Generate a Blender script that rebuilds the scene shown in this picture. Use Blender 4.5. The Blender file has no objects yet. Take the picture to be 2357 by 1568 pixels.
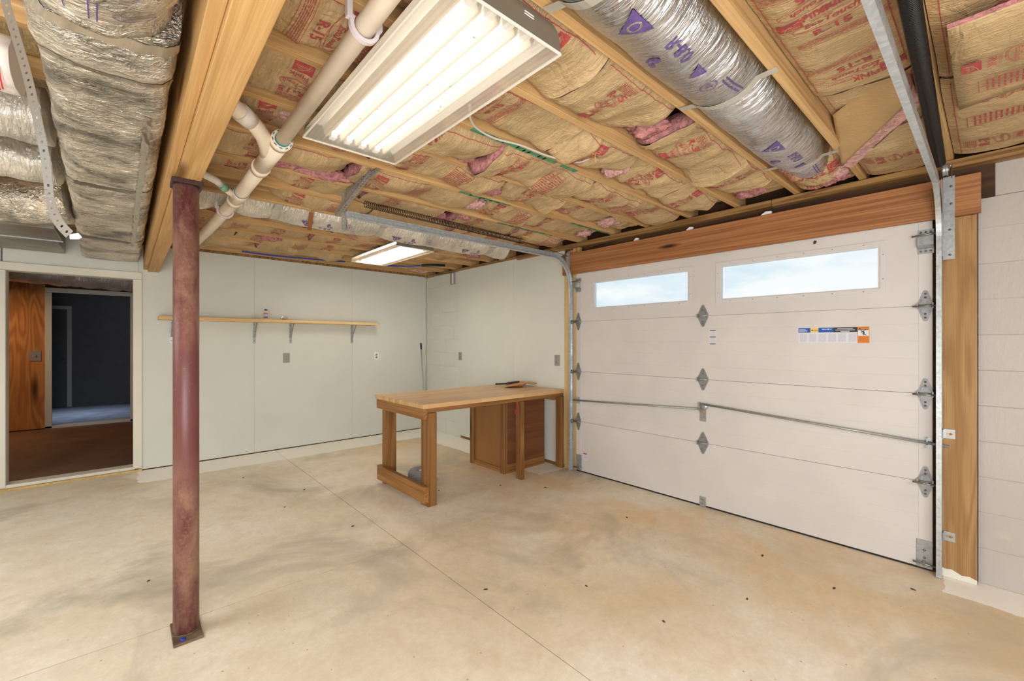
import bpy, bmesh, math, random
from mathutils import Vector, Matrix, noise

R = math.radians
S = bpy.context.scene
COL = S.collection
random.seed(7)

# ------------------------------------------------------------------ camera
cam_d = bpy.data.cameras.new('camera')
cam = bpy.data.objects.new('camera', cam_d)
COL.objects.link(cam)
cam.location = (0, 0, 1.38)
cam.rotation_euler = (R(90), 0, R(-41.83))
cam_d.sensor_width = 36
cam_d.lens = 993.0 / 2357 * 36
cam_d.shift_y = 3.7 / 2357
cam_d.clip_start = 0.02
S.camera = cam

# ------------------------------------------------------------------ view, sky, large lights
S.view_settings.view_transform = 'Standard'
S.view_settings.look = 'None'
S.view_settings.gamma = 1
S.view_settings.use_curve_mapping = False
S.view_settings.exposure = 0.2
try:
    S.cycles.use_denoising = True
    S.cycles.max_bounces = 10
    S.cycles.diffuse_bounces = 6
    S.cycles.transparent_max_bounces = 12
    S.cycles.sample_clamp_indirect = 8
except Exception:
    pass

W = bpy.data.worlds.new('sky')
S.world = W
W.use_nodes = True
wt = W.node_tree
wt.nodes.clear()


def wn(t, **k):
    n = wt.nodes.new(t)
    for a, b in k.items():
        setattr(n, a, b)
    return n


w_out = wn('ShaderNodeOutputWorld')
w_bg = wn('ShaderNodeBackground')
w_tc = wn('ShaderNodeTexCoord')
w_map = wn('ShaderNodeMapping')
w_map.inputs['Scale'].default_value = (1, 1, 3.2)
w_no = wn('ShaderNodeTexNoise')
w_no.inputs['Scale'].default_value = 3.6
w_no.inputs['Detail'].default_value = 7
w_no.inputs['Roughness'].default_value = 0.55
w_rp = wn('ShaderNodeValToRGB')
w_rp.color_ramp.elements[0].position = 0.40
w_rp.color_ramp.elements[0].color = (0.62, 0.76, 0.85, 1)
w_rp.color_ramp.elements[1].position = 0.56
w_rp.color_ramp.elements[1].color = (0.88, 0.91, 0.92, 1)
w_bg.inputs['Strength'].default_value = 1.0
wt.links.new(w_tc.outputs['Generated'], w_map.inputs['Vector'])
wt.links.new(w_map.outputs[0], w_no.inputs['Vector'])
wt.links.new(w_no.outputs[0], w_rp.inputs[0])
wt.links.new(w_rp.outputs[0], w_bg.inputs['Color'])
wt.links.new(w_bg.outputs[0], w_out.inputs['Surface'])

TUBE_NEAR, TUBE_FAR = 2.3, 40.0       # emission of the fluorescent tubes


def area(name, loc, size, power, rot=(0, 0, 0), col=(0.985, 0.99, 1.0), sy=None):
    l = bpy.data.lights.new(name, 'AREA')
    l.energy = power
    l.color = col
    l.shape = 'RECTANGLE'
    l.size = size
    l.size_y = sy or size
    o = bpy.data.objects.new(name, l)
    o.location = loc
    o.rotation_euler = rot
    COL.objects.link(o)
    return o


# unseen fill lights, added to brighten the room, ceiling and rooms beyond the doorway
area('fill_behind', (0.9, -1.8, 2.36), 0.6, 72, sy=1.2)
area('fill_left', (-2.0, 3.0, 2.38), 1.0, 62, sy=1.6)
area('fill_upward', (-0.8, -0.9, 1.0), 2.0, 128, rot=(R(122), 0, R(-36)), col=(0.985, 0.99, 1.0))  # added fill, tilted up towards the ceiling
area('passage_fill', (-1.8, 8.9, 2.2), 0.25, 15, col=(1, 0.64, 0.36))  # added warm fill to brighten the passage plywood
far_fill = area('far_room_fill', (-0.6, 11.2, 2.3), 0.7, 7, col=(0.55, 0.68, 1.0))  # added blue fill facing down on the far floor, no window here
far_fill.data.spread = R(70)

# ------------------------------------------------------------------ helpers
WL = {}


def lin(r, g, b):
    f = lambda c: (c / 255 / 12.92) if c / 255 <= 0.04045 else ((c / 255 + 0.055) / 1.055) ** 2.4
    return (f(r), f(g), f(b), 1)


def newmat(name):
    m = bpy.data.materials.new(name)
    m.use_nodes = True
    nt = m.node_tree
    b = nt.nodes.get('Principled BSDF')
    return m, nt, b


def nd(nt, t, ins=None, **k):
    n = nt.nodes.new(t)
    for a, v in k.items():
        setattr(n, a, v)
    if ins:
        for a, v in ins.items():
            if hasattr(v, 'is_output'):
                nt.links.new(v, n.inputs[a])
            else:
                n.inputs[a].default_value = v
    return n


def ramp(nt, fac, stops, interp='LINEAR'):
    n = nt.nodes.new('ShaderNodeValToRGB')
    n.color_ramp.interpolation = interp
    e = n.color_ramp.elements
    while len(e) < len(stops):
        e.new(0.5)
    for i, (p, c) in enumerate(stops):
        e[i].position = p
        e[i].color = c if len(c) == 4 else (*c, 1)
    nt.links.new(fac, n.inputs[0])
    return n.outputs[0]


def math_(nt, op, a, b=None, c=None):
    n = nt.nodes.new('ShaderNodeMath')
    n.operation = op
    for i, v in enumerate((a, b, c)):
        if v is None:
            continue
        if hasattr(v, 'is_output'):
            nt.links.new(v, n.inputs[i])
        else:
            n.inputs[i].default_value = v
    return n.outputs[0]


def mixc(nt, fac, a, b, mode='MIX'):
    n = nt.nodes.new('ShaderNodeMix')
    n.data_type = 'RGBA'
    n.blend_type = mode
    for key, v in (('Factor', fac), ('A', a), ('B', b)):
        s = [i for i in n.inputs if i.name == key and i.enabled][0]
        if hasattr(v, 'is_output'):
            nt.links.new(v, s)
        else:
            s.default_value = v
    return [o for o in n.outputs if o.enabled][0]


def coords(nt, scale=(1, 1, 1), kind='Object', rnd=True):
    tc = nt.nodes.new('ShaderNodeTexCoord')
    v = tc.outputs[kind]
    if kind == 'Object' and rnd:
        oi = nt.nodes.new('ShaderNodeObjectInfo')
        off = nd(nt, 'ShaderNodeVectorMath', operation='SCALE')
        off.inputs[0].default_value = (17.3, 31.7, 9.1)
        nt.links.new(oi.outputs['Random'], off.inputs['Scale'])
        ad = nd(nt, 'ShaderNodeVectorMath', operation='ADD')
        nt.links.new(v, ad.inputs[0])
        nt.links.new(off.outputs[0], ad.inputs[1])
        v = ad.outputs[0]
    mp = nd(nt, 'ShaderNodeMapping', {'Vector': v, 'Scale': scale})
    return mp.outputs[0]


def world_pos(nt, scale=(1, 1, 1)):
    g = nt.nodes.new('ShaderNodeNewGeometry')
    return nd(nt, 'ShaderNodeMapping', {'Vector': g.outputs['Position'], 'Scale': scale}).outputs[0]


def noise_(nt, vec, scale=5, detail=4, rough=0.5, dist=0.0):
    n = nd(nt, 'ShaderNodeTexNoise', {'Vector': vec, 'Scale': scale, 'Detail': detail, 'Roughness': rough, 'Distortion': dist})
    return n.outputs[0]


def bump(nt, bsdf, h, strength=0.3, dist=0.01):
    b = nd(nt, 'ShaderNodeBump', {'Strength': strength, 'Distance': dist, 'Height': h})
    nt.links.new(b.outputs[0], bsdf.inputs['Normal'])


def wood(name, dark, light, axis='X', rings=9, across=5.0, along=0.35, rough=0.6, knots=0.0, knotcol=(60, 32, 14), contrast=1.0, gloss=0.3):
    m, nt, b = newmat(name)
    sc = {'X': (along, across, across), 'Y': (across, along, across), 'Z': (across, across, along)}[axis]
    v = coords(nt, sc)
    f = noise_(nt, v, 1.0, 2.0, 0.45, 0.25)
    s = math_(nt, 'SINE', math_(nt, 'MULTIPLY', f, rings * 6.283))
    s = math_(nt, 'MULTIPLY_ADD', s, 0.5 * contrast, 0.5)
    fs = {'X': (2.5, 170, 170), 'Y': (170, 2.5, 170), 'Z': (170, 170, 2.5)}[axis]
    g = ramp(nt, noise_(nt, coords(nt, fs), 1.0, 3, 0.6), [(0.36, (0, 0, 0)), (0.64, (1, 1, 1))])
    base = ramp(nt, s, [(0.0, lin(*dark)), (0.55, lin(*[(a + 2 * c) / 3 for a, c in zip(dark, light)])), (1.0, lin(*light))])
    base = mixc(nt, math_(nt, 'MULTIPLY', g, 0.34), base, lin(*[c * 0.72 for c in dark]))
    big = noise_(nt, coords(nt, (1.2, 1.2, 1.2)), 1.0, 2)
    base = mixc(nt, ramp(nt, big, [(0.35, (0, 0, 0)), (0.75, (0.35, 0.35, 0.35))]), base, lin(*dark))
    if knots:
        ks = {'X': (0.9, 4.5, 4.5), 'Y': (4.5, 0.9, 4.5), 'Z': (4.5, 4.5, 0.9)}[axis]
        vo = nd(nt, 'ShaderNodeTexVoronoi', {'Vector': coords(nt, ks), 'Scale': knots})
        k = ramp(nt, vo.outputs['Distance'], [(0.06, (1, 1, 1)), (0.14, (0, 0, 0))])
        base = mixc(nt, k, base, lin(*knotcol))
    nt.links.new(base, b.inputs['Base Color'])
    b.inputs['Roughness'].default_value = rough
    b.inputs['Specular IOR Level'].default_value = gloss
    bump(nt, b, g, 0.12, 0.002)
    return m


def plain(name, c, rough=0.5, metal=0.0, var=0.0, vscale=6, bmp=0.0, bscale=60, spec=0.5):
    m, nt, b = newmat(name)
    b.inputs['Roughness'].default_value = rough
    b.inputs['Metallic'].default_value = metal
    b.inputs['Specular IOR Level'].default_value = spec
    f = noise_(nt, coords(nt), vscale, 4, 0.55)
    if var:
        dk = [max(0, x * (1 - var)) for x in c]
        lt = [min(255, x * (1 + var * 0.6)) for x in c]
        nt.links.new(ramp(nt, f, [(0.3, lin(*dk)), (0.7, lin(*lt))]), b.inputs['Base Color'])
    else:
        b.inputs['Base Color'].default_value = lin(*c)
    if bmp:
        bump(nt, b, noise_(nt, coords(nt), bscale, 4, 0.6), bmp, 0.004)
    return m


def galv(name, c=(182, 188, 191), rough=0.34):
    m, nt, b = newmat(name)
    vo = nd(nt, 'ShaderNodeTexVoronoi', {'Vector': coords(nt), 'Scale': 70})
    col = ramp(nt, vo.outputs['Color'], [(0.1, lin(*[x * 0.88 for x in c])), (0.9, lin(*c))])
    f = noise_(nt, coords(nt), 9, 4)
    col = mixc(nt, math_(nt, 'MULTIPLY', f, 0.35), col, lin(*[x * 0.75 for x in c]))
    nt.links.new(col, b.inputs['Base Color'])
    b.inputs['Metallic'].default_value = 0.55
    nt.links.new(ramp(nt, f, [(0.3, (rough * 0.8,) * 3), (0.75, (rough * 1.5,) * 3)]), b.inputs['Roughness'])
    return m


def foil(name, c=(214, 208, 196), axis='X', rough=0.24, amp=0.75, dirt=0.25, st=None, metal=1.0):
    m, nt, b = newmat(name)
    # wrinkles run round the duct, so they are fine along its axis
    sc = {'X': (60, 9, 9), 'Y': (9, 60, 9), 'Z': (9, 9, 60)}[axis]
    sc = st or sc
    n1 = noise_(nt, coords(nt, sc), 1.0, 3, 0.55, 1.2)
    n2 = noise_(nt, coords(nt, (14, 14, 14)), 1.0, 5, 0.6, 1.5)
    # crumpled facets: cells of distorted coordinates, each with its own slope
    wv = nd(nt, 'ShaderNodeTexNoise', {'Vector': coords(nt), 'Scale': 7.0, 'Detail': 3.0})
    dv = nd(nt, 'ShaderNodeVectorMath', operation='SCALE')
    nt.links.new(wv.outputs['Color'], dv.inputs[0])
    dv.inputs['Scale'].default_value = 0.22
    av = nd(nt, 'ShaderNodeVectorMath', operation='ADD')
    nt.links.new(coords(nt, tuple(x / 24 for x in sc)), av.inputs[0])
    nt.links.new(dv.outputs[0], av.inputs[1])
    vo = nd(nt, 'ShaderNodeTexVoronoi', {'Vector': av.outputs[0], 'Scale': 17.0})
    r1 = math_(nt, 'ABSOLUTE', math_(nt, 'SUBTRACT', n1, 0.5))
    r2 = math_(nt, 'ABSOLUTE', math_(nt, 'SUBTRACT', n2, 0.5))
    h = math_(nt, 'ADD', math_(nt, 'MULTIPLY', r1, 1.3), math_(nt, 'ADD', math_(nt, 'MULTIPLY', r2, 0.7), math_(nt, 'MULTIPLY', vo.outputs['Distance'], 0.4)))
    bump(nt, b, h, amp, 0.02)
    big = noise_(nt, coords(nt), 4.2, 5, 0.6, 0.6)
    col = ramp(nt, big, [(0.36, lin(*[x * (1 - dirt) for x in c])), (0.6, lin(*c))])
    nt.links.new(col, b.inputs['Base Color'])
    b.inputs['Metallic'].default_value = metal
    nt.links.new(ramp(nt, n2, [(0.3, (rough,) * 3), (0.7, (rough + 0.12,) * 3)]), b.inputs['Roughness'])
    return m


def kraft(name, c=(202, 173, 129), bs=0.85):
    m, nt, b = newmat(name)
    big = noise_(nt, world_pos(nt), 2.6, 4, 0.6)
    col = ramp(nt, big, [(0.3, lin(*[x * 0.86 for x in c])), (0.7, lin(*c))])
    sp = noise_(nt, world_pos(nt), 160, 3, 0.6)
    col = mixc(nt, ramp(nt, sp, [(0.5, (0, 0, 0)), (0.8, (0.3, 0.3, 0.3))]), col, lin(160, 126, 84))
    nt.links.new(col, b.inputs['Base Color'])
    b.inputs['Roughness'].default_value = 0.62
    b.inputs['Specular IOR Level'].default_value = 0.35
    v = world_pos(nt, (46, 9, 9))
    w1 = math_(nt, 'ABSOLUTE', math_(nt, 'SUBTRACT', noise_(nt, v, 1.0, 4, 0.6, 1.2), 0.5))
    w2 = math_(nt, 'ABSOLUTE', math_(nt, 'SUBTRACT', noise_(nt, world_pos(nt, (9, 13, 13)), 1.0, 3, 0.5, 0.8), 0.5))
    bump(nt, b, math_(nt, 'ADD', w1, w2), bs, 0.022)
    return m


def painted(name, c=(212, 215, 208), osb=0.25):
    m, nt, b = newmat(name)
    f = noise_(nt, coords(nt), 1.3, 4, 0.6)
    col = ramp(nt, f, [(0.3, lin(*[x * 0.965 for x in c])), (0.7, lin(*c))])
    st = noise_(nt, coords(nt, (1, 1, 1.6)), 3.1, 6, 0.65)
    col = mixc(nt, ramp(nt, st, [(0.66, (0, 0, 0)), (0.78, (0.35, 0.35, 0.35))]), col, lin(214, 203, 170))
    sp = nd(nt, 'ShaderNodeTexVoronoi', {'Vector': coords(nt), 'Scale': 3.3})
    col = mixc(nt, ramp(nt, sp.outputs['Distance'], [(0.012, (0.7, 0.7, 0.7)), (0.022, (0, 0, 0))]), col, lin(130, 118, 100))
    nt.links.new(col, b.inputs['Base Color'])
    b.inputs['Roughness'].default_value = 0.55
    fine = noise_(nt, coords(nt, (55, 55, 18)), 1.0, 4, 0.6)
    bump(nt, b, fine, osb, 0.004)
    return m


def concrete(name):
    m, nt, b = newmat(name)
    p = world_pos(nt)
    f1 = noise_(nt, p, 0.75, 5, 0.6, 0.3)
    f2 = noise_(nt, p, 1.7, 6, 0.65, 0.5)
    f3 = noise_(nt, p, 38, 8, 0.78)
    f4 = noise_(nt, p, 9, 8, 0.75, 0.4)
    col = ramp(nt, f1, [(0.36, lin(226, 214, 190)), (0.5, lin(240, 232, 214)), (0.66, lin(246, 241, 231))])
    # orange rust bloom and grey damp patches
    sep = nd(nt, 'ShaderNodeSeparateXYZ', {0: p})
    mx = ramp(nt, math_(nt, 'MULTIPLY', sep.outputs['X'], 0.25), [(0.3, (0.1, 0.1, 0.1)), (0.72, (1, 1, 1))])
    org = ramp(nt, noise_(nt, p, 1.15, 5, 0.6, 0.4), [(0.40, (0, 0, 0)), (0.62, (0.95, 0.95, 0.95))])
    col = mixc(nt, math_(nt, 'MULTIPLY', math_(nt, 'MULTIPLY', org, mx), 0.8), col, lin(226, 188, 128))
    gry = ramp(nt, noise_(nt, nd(nt, 'ShaderNodeMapping', {'Vector': p, 'Location': (5.2, 3.1, 0)}).outputs[0], 0.9, 6, 0.66, 0.7), [(0.5, (0, 0, 0)), (0.68, (0.85, 0.85, 0.85))])
    col = mixc(nt, gry, col, lin(168, 163, 148))
    col = mixc(nt, ramp(nt, f2, [(0.45, (0, 0, 0)), (0.75, (0.4, 0.4, 0.4))]), col, lin(206, 194, 168))
    col = mixc(nt, ramp(nt, f3, [(0.4, (0.22, 0.22, 0.22)), (0.66, (0, 0, 0))]), col, lin(176, 166, 142))
    col = mixc(nt, ramp(nt, f4, [(0.38, (0.3, 0.3, 0.3)), (0.58, (0, 0, 0))]), col, lin(200, 182, 148))
    pit = nd(nt, 'ShaderNodeTexVoronoi', {'Vector': p, 'Scale': 11.0})
    col = mixc(nt, ramp(nt, pit.outputs['Distance'], [(0.035, (0.7, 0.7, 0.7)), (0.06, (0, 0, 0))]), col, lin(150, 130, 98))
    # white overspray of the wall paint along the back and right walls
    wob = math_(nt, 'MULTIPLY', math_(nt, 'SUBTRACT', noise_(nt, p, 3.0, 4, 0.6), 0.5), 0.16)
    yb = math_(nt, 'ADD', sep.outputs['Y'], wob)
    xb = math_(nt, 'ADD', sep.outputs['X'], wob)
    s1 = math_(nt, 'MULTIPLY', math_(nt, 'GREATER_THAN', yb, 5.56), math_(nt, 'GREATER_THAN', xb, 0.10))
    s2 = math_(nt, 'MULTIPLY', math_(nt, 'GREATER_THAN', xb, 3.18), math_(nt, 'GREATER_THAN', yb, 4.0))
    s3 = math_(nt, 'MULTIPLY', math_(nt, 'GREATER_THAN', xb, 3.36), math_(nt, 'LESS_THAN', yb, 0.19))
    s4 = math_(nt, 'MULTIPLY', math_(nt, 'GREATER_THAN', xb, 3.2), math_(nt, 'MULTIPLY', math_(nt, 'GREATER_THAN', yb, 3.13), math_(nt, 'LESS_THAN', yb, 3.44)))
    ov = math_(nt, 'MINIMUM', math_(nt, 'ADD', math_(nt, 'ADD', s1, s2), s3), 1.0)
    ov = math_(nt, 'MAXIMUM', ov, math_(nt, 'MULTIPLY', s4, 0.6))
    ov = math_(nt, 'MULTIPLY', ov, ramp(nt, f2, [(0.3, (0.75, 0.75, 0.75)), (0.6, (0.95, 0.95, 0.95))]))
    col = mixc(nt, ov, col, lin(250, 248, 240))
    nt.links.new(col, b.inputs['Base Color'])
    nt.links.new(ramp(nt, f2, [(0.3, (0.36,) * 3), (0.7, (0.58,) * 3)]), b.inputs['Roughness'])
    b.inputs['Specular IOR Level'].default_value = 0.35
    bump(nt, b, f3, 0.05, 0.003)
    return m


# ------------------------------------------------------------------ geometry helpers
def bx(bm, x0, x1, y0, y1, z0, z1, mi=0):
    vs = [bm.verts.new((x, y, z)) for x in (x0, x1) for y in (y0, y1) for z in (z0, z1)]
    for q in ((0, 1, 3, 2), (4, 6, 7, 5), (0, 4, 5, 1), (2, 3, 7, 6), (0, 2, 6, 4), (1, 5, 7, 3)):
        f = bm.faces.new([vs[i] for i in q])
        f.material_index = mi
    return vs


def box(x0, x1, y0, y1, z0, z1, bev=0.0, seg=1):
    bm = bmesh.new()
    bx(bm, x0, x1, y0, y1, z0, z1)
    if bev:
        bmesh.ops.bevel(bm, geom=bm.edges[:], offset=bev, segments=seg, affect='EDGES', profile=0.6)
    return bm


def frame_of(d, up=Vector((0, 0, 1))):
    d = d.normalized()
    if abs(d.dot(up)) > 0.98:
        up = Vector((1, 0, 0))
    s = d.cross(up).normalized()
    return s, s.cross(d).normalized()


def tube(bm, pts, r, n=12, cap=True, mi=0, smooth=True):
    pts = [Vector(p) for p in pts]
    rs = r if isinstance(r, (list, tuple)) else [r] * len(pts)
    rings = []
    side = None
    for i, p in enumerate(pts):
        d = (pts[min(i + 1, len(pts) - 1)] - pts[max(i - 1, 0)])
        d.normalize()
        if side is None:
            side, _ = frame_of(d)
        side = (side - d * side.dot(d)).normalized()
        up = side.cross(d)
        rings.append([bm.verts.new(p + (side * math.cos(a) + up * math.sin(a)) * rs[i]) for a in [2 * math.pi * k / n for k in range(n)]])
    for a, b in zip(rings, rings[1:]):
        for k in range(n):
            f = bm.faces.new((a[k], a[(k + 1) % n], b[(k + 1) % n], b[k]))
            f.smooth = smooth
            f.material_index = mi
    if cap:
        bm.faces.new(rings[0][::-1]).material_index = mi
        bm.faces.new(rings[-1]).material_index = mi
    return rings


def sweep(bm, pts, prof, side0, mi=0, closed=False, smooth=False, caps=True):
    """sweep a 2D profile (list of (s,u)) along pts; s along side vector, u along side x dir"""
    pts = [Vector(p) for p in pts]
    side0 = Vector(side0).normalized()
    rings = []
    for i, p in enumerate(pts):
        d = (pts[min(i + 1, len(pts) - 1)] - pts[max(i - 1, 0)]).normalized()
        s = (side0 - d * side0.dot(d)).normalized()
        u = s.cross(d)
        rings.append([bm.verts.new(p + s * a + u * b) for a, b in prof])
    n = len(prof)
    for a, b in zip(rings, rings[1:]):
        for k in range(n if closed else n - 1):
            f = bm.faces.new((a[k], a[(k + 1) % n], b[(k + 1) % n], b[k]))
            f.smooth = smooth
            f.material_index = mi
    if closed and caps:
        bm.faces.new(rings[0][::-1])
        bm.faces.new(rings[-1])
    return rings


def ribbon(bm, pts, width, thick, side):
    h, t = width / 2, thick / 2
    sweep(bm, pts, [(-h, -t), (h, -t), (h, t), (-h, t)], side, closed=True)


def prism(bm, poly, org, ax, ay, depth, mi=0):
    """extrude polygon (2D) placed at org with axes ax, ay by vector depth"""
    org, ax, ay, depth = Vector(org), Vector(ax), Vector(ay), Vector(depth)
    a = [bm.verts.new(org + ax * u + ay * v) for u, v in poly]
    b = [bm.verts.new(org + ax * u + ay * v + depth) for u, v in poly]
    n = len(poly)
    bm.faces.new(a[::-1]).material_index = mi
    bm.faces.new(b).material_index = mi
    for k in range(n):
        bm.faces.new((a[k], a[(k + 1) % n], b[(k + 1) % n], b[k])).material_index = mi


def lathe(bm, prof, c, n=24, mi=0, axis='Z', sy=1.0):
    c = Vector(c)
    rings = []
    for r, h in prof:
        ring = []
        for k in range(n):
            a = 2 * math.pi * k / n
            u, v = r * math.cos(a), r * math.sin(a) * sy
            p = {'Z': Vector((u, v, h)), 'X': Vector((h, u, v)), 'Y': Vector((u, h, v))}[axis]
            ring.append(bm.verts.new(c + p))
        rings.append(ring)
    for a, b in zip(rings, rings[1:]):
        for k in range(n):
            f = bm.faces.new((a[k], a[(k + 1) % n], b[(k + 1) % n], b[k]))
            f.smooth = True
            f.material_index = mi
    if prof[0][0] > 1e-5:
        bm.faces.new(rings[0][::-1]).material_index = mi
    if prof[-1][0] > 1e-5:
        bm.faces.new(rings[-1]).material_index = mi


def arc(c, r, a0, a1, n, plane='XZ', y=0.0):
    out = []
    for i in range(n + 1):
        a = R(a0 + (a1 - a0) * i / n)
        u, v = c[0] + r * math.cos(a), c[1] + r * math.sin(a)
        out.append((u, y, v) if plane == 'XZ' else ((u, v, y) if plane == 'XY' else (y, u, v)))
    return out


def wloc(o):
    return WL.get(o.name, Vector((0, 0, 0)))


def obj(name, bm, mats, parent=None, smooth=None, fix=True):
    if fix:
        bmesh.ops.recalc_face_normals(bm, faces=bm.faces[:])
    xs = [v.co for v in bm.verts]
    lo = Vector((min(v.x for v in xs), min(v.y for v in xs), min(v.z for v in xs)))
    hi = Vector((max(v.x for v in xs), max(v.y for v in xs), max(v.z for v in xs)))
    c = (lo + hi) / 2
    if parent is None:
        c.z = lo.z
    bmesh.ops.translate(bm, verts=bm.verts[:], vec=-c)
    me = bpy.data.meshes.new(name)
    bm.to_mesh(me)
    bm.free()
    for m in (mats if isinstance(mats, (list, tuple)) else [mats]):
        me.materials.append(m)
    if smooth:
        for p in me.polygons:
            p.use_smooth = True
    o = bpy.data.objects.new(name, me)
    COL.objects.link(o)
    if parent is not None:
        o.parent = parent
        o.location = c - wloc(parent)
    else:
        o.location = c
    WL[o.name] = c
    return o


def tag(o, label, cat, group=None):
    o['label'] = label
    o['category'] = cat
    if group:
        o['group'] = group
    return o


def thing(name, label, cat, loc, group=None):
    o = bpy.data.objects.new(name, None)
    o.empty_display_size = 0.1
    COL.objects.link(o)
    o.location = loc
    WL[o.name] = Vector(loc)
    return tag(o, label, cat, group)


def struct(name, bm=None, mats=None, loc=(0, 0, 0)):
    if bm is None:
        o = bpy.data.objects.new(name, None)
        o.empty_display_size = 0.1
        COL.objects.link(o)
        o.location = loc
        WL[o.name] = Vector(loc)
    else:
        o = obj(name, bm, mats)
    o['kind'] = 'structure'
    return o


# text to flat triangle lists
_tc = {}


def text2d(s, size=1.0, bold=0.0, shear=0.0):
    key = (s, bold, shear)
    if key not in _tc:
        cu = bpy.data.curves.new('glyphs', 'FONT')
        cu.body = s
        cu.offset = bold
        cu.shear = shear
        cu.resolution_u = 3
        cu.fill_mode = 'FRONT'
        cu.align_x = 'CENTER'
        cu.align_y = 'CENTER'
        o = bpy.data.objects.new('glyphs', cu)
        COL.objects.link(o)
        bpy.context.view_layer.update()
        me = bpy.data.meshes.new_from_object(o)
        vs = [(v.co.x, v.co.y) for v in me.vertices]
        fs = [tuple(p.vertices) for p in me.polygons]
        bpy.data.objects.remove(o)
        bpy.data.curves.remove(cu)
        bpy.data.meshes.remove(me)
        _tc[key] = (vs, fs)
    vs, fs = _tc[key]
    return [(x * size, y * size) for x, y in vs], fs


class Flat:
    """flat print: 2D faces with a material index, mapped onto a surface later"""

    def __init__(self):
        self.v, self.f, self.m = [], [], []

    def add(self, vs, fs, ox=0, oy=0, mi=0, rot=0):
        b = len(self.v)
        c, s = math.cos(rot), math.sin(rot)
        self.v += [(ox + x * c - y * s, oy + x * s + y * c) for x, y in vs]
        self.f += [tuple(b + i for i in f) for f in fs]
        self.m += [mi] * len(fs)
        return self

    def text(self, s, size, ox=0, oy=0, bold=0.0, mi=0, rot=0, shear=0.0, sx=1.0):
        vs, fs = text2d(s, size, bold, shear)
        vs = [(x * sx, y) for x, y in vs]
        return self.add(vs, fs, ox, oy, mi, rot)

    def rect(self, x0, x1, y0, y1, mi=0, step=0.05):
        nx = max(1, int(abs(x1 - x0) / step + 0.99))
        ny = max(1, int(abs(y1 - y0) / step + 0.99))
        vs = [(x0 + (x1 - x0) * i / nx, y0 + (y1 - y0) * j / ny) for j in range(ny + 1) for i in range(nx + 1)]
        fs = [(j * (nx + 1) + i, j * (nx + 1) + i + 1, (j + 1) * (nx + 1) + i + 1, (j + 1) * (nx + 1) + i) for j in range(ny) for i in range(nx)]
        return self.add(vs, fs, 0, 0, mi)

    def ring(self, cx, cy, rx, ry, w, mi=0, rot=0.0, a0=0, a1=360, n=28):
        vs, fs = [], []
        for i in range(n + 1):
            a = R(a0 + (a1 - a0) * i / n)
            for k in (0, 1):
                x, y = (rx - k * w) * math.cos(a), (ry - k * w) * math.sin(a)
                vs.append((x, y))
        fs = [(2 * i, 2 * i + 1, 2 * i + 3, 2 * i + 2) for i in range(n)]
        return self.add(vs, fs, cx, cy, mi, rot)

    def poly(self, pts, mi=0):
        return self.add(pts, [tuple(range(len(pts)))], 0, 0, mi)

    def merge(self, o, ox=0, oy=0, rot=0):
        b = len(self.v)
        c, s = math.cos(rot), math.sin(rot)
        self.v += [(ox + x * c - y * s, oy + x * s + y * c) for x, y in o.v]
        self.f += [tuple(b + i for i in f) for f in o.f]
        self.m += o.m
        return self

    def build(self, fn, maxlen=None):
        """fn(x, y, layer) -> Vector"""
        bm = bmesh.new()
        vs = [bm.verts.new((x, y, 0)) for x, y in self.v]
        for f, m in zip(self.f, self.m):
            try:
                fc = bm.faces.new([vs[i] for i in f])
                fc.material_index = m
            except ValueError:
                pass
        if maxlen:
            for _ in range(3):
                es = [e for e in bm.edges if e.calc_length() > maxlen]
                if not es:
                    break
                bmesh.ops.subdivide_edges(bm, edges=es, cuts=1)
                bmesh.ops.triangulate(bm, faces=[f for f in bm.faces if len(f.verts) > 4])
        lay = {}
        for f in bm.faces:
            for v in f.verts:
                lay[v] = max(lay.get(v, 0), f.material_index)
        for v in bm.verts:
            v.co = fn(v.co.x, v.co.y, lay.get(v, 0))
        return bm


# ------------------------------------------------------------------ materials
M_conc = concrete('floor_concrete')
M_dirtjoint = plain('joint_dirt', (110, 78, 54), 0.9, var=0.2)
M_wall = painted('painted_panel')
M_block = painted('painted_block', (184, 179, 173), 0.5)
M_trimw = painted('white_trim', (222, 220, 208), 0.05)
M_joistX = wood('joist_wood', (180, 140, 90), (218, 182, 128), 'X', 6, 12, along=0.3, contrast=0.6, knots=1.0, knotcol=(130, 84, 40))
M_joistY = wood('beam_wood', (182, 140, 86), (206, 168, 112), 'Y', 7, 9, along=0.3, contrast=0.5, knots=0.8, knotcol=(120, 84, 48))
M_header = wood('header_wood', (142, 92, 56), (186, 132, 86), 'Y', 8, 20, along=0.22, rough=0.5, contrast=0.8, knots=1.2, knotcol=(60, 28, 18))
M_plate = wood('plate_wood', (120, 88, 50), (172, 134, 82), 'Y', 9, 8)
M_darkwood = wood('dark_wood', (58, 38, 22), (92, 62, 36), 'Y', 6, 6)
M_jamb = wood('jamb_pine', (146, 108, 64), (182, 146, 98), 'Z', 10, 7, along=0.6, contrast=0.6, knots=0.6, knotcol=(90, 56, 24))
M_yellow = wood('yellow_pine', (198, 168, 108), (218, 192, 134), 'Z', 5, 6)
M_shelf = wood('shelf_pine', (214, 178, 122), (236, 208, 160), 'X', 5, 12, knots=1.0, knotcol=(150, 96, 48))
M_butcher = None
M_benchZ = wood('bench_wood_vertical', (116, 78, 40), (156, 112, 64), 'Z', 7, 11, contrast=0.8, knots=0.8, rough=0.5)
M_benchX = wood('bench_wood_long', (124, 82, 44), (162, 114, 66), 'X', 7, 11, contrast=0.8, knots=0.8, rough=0.5)
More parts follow.
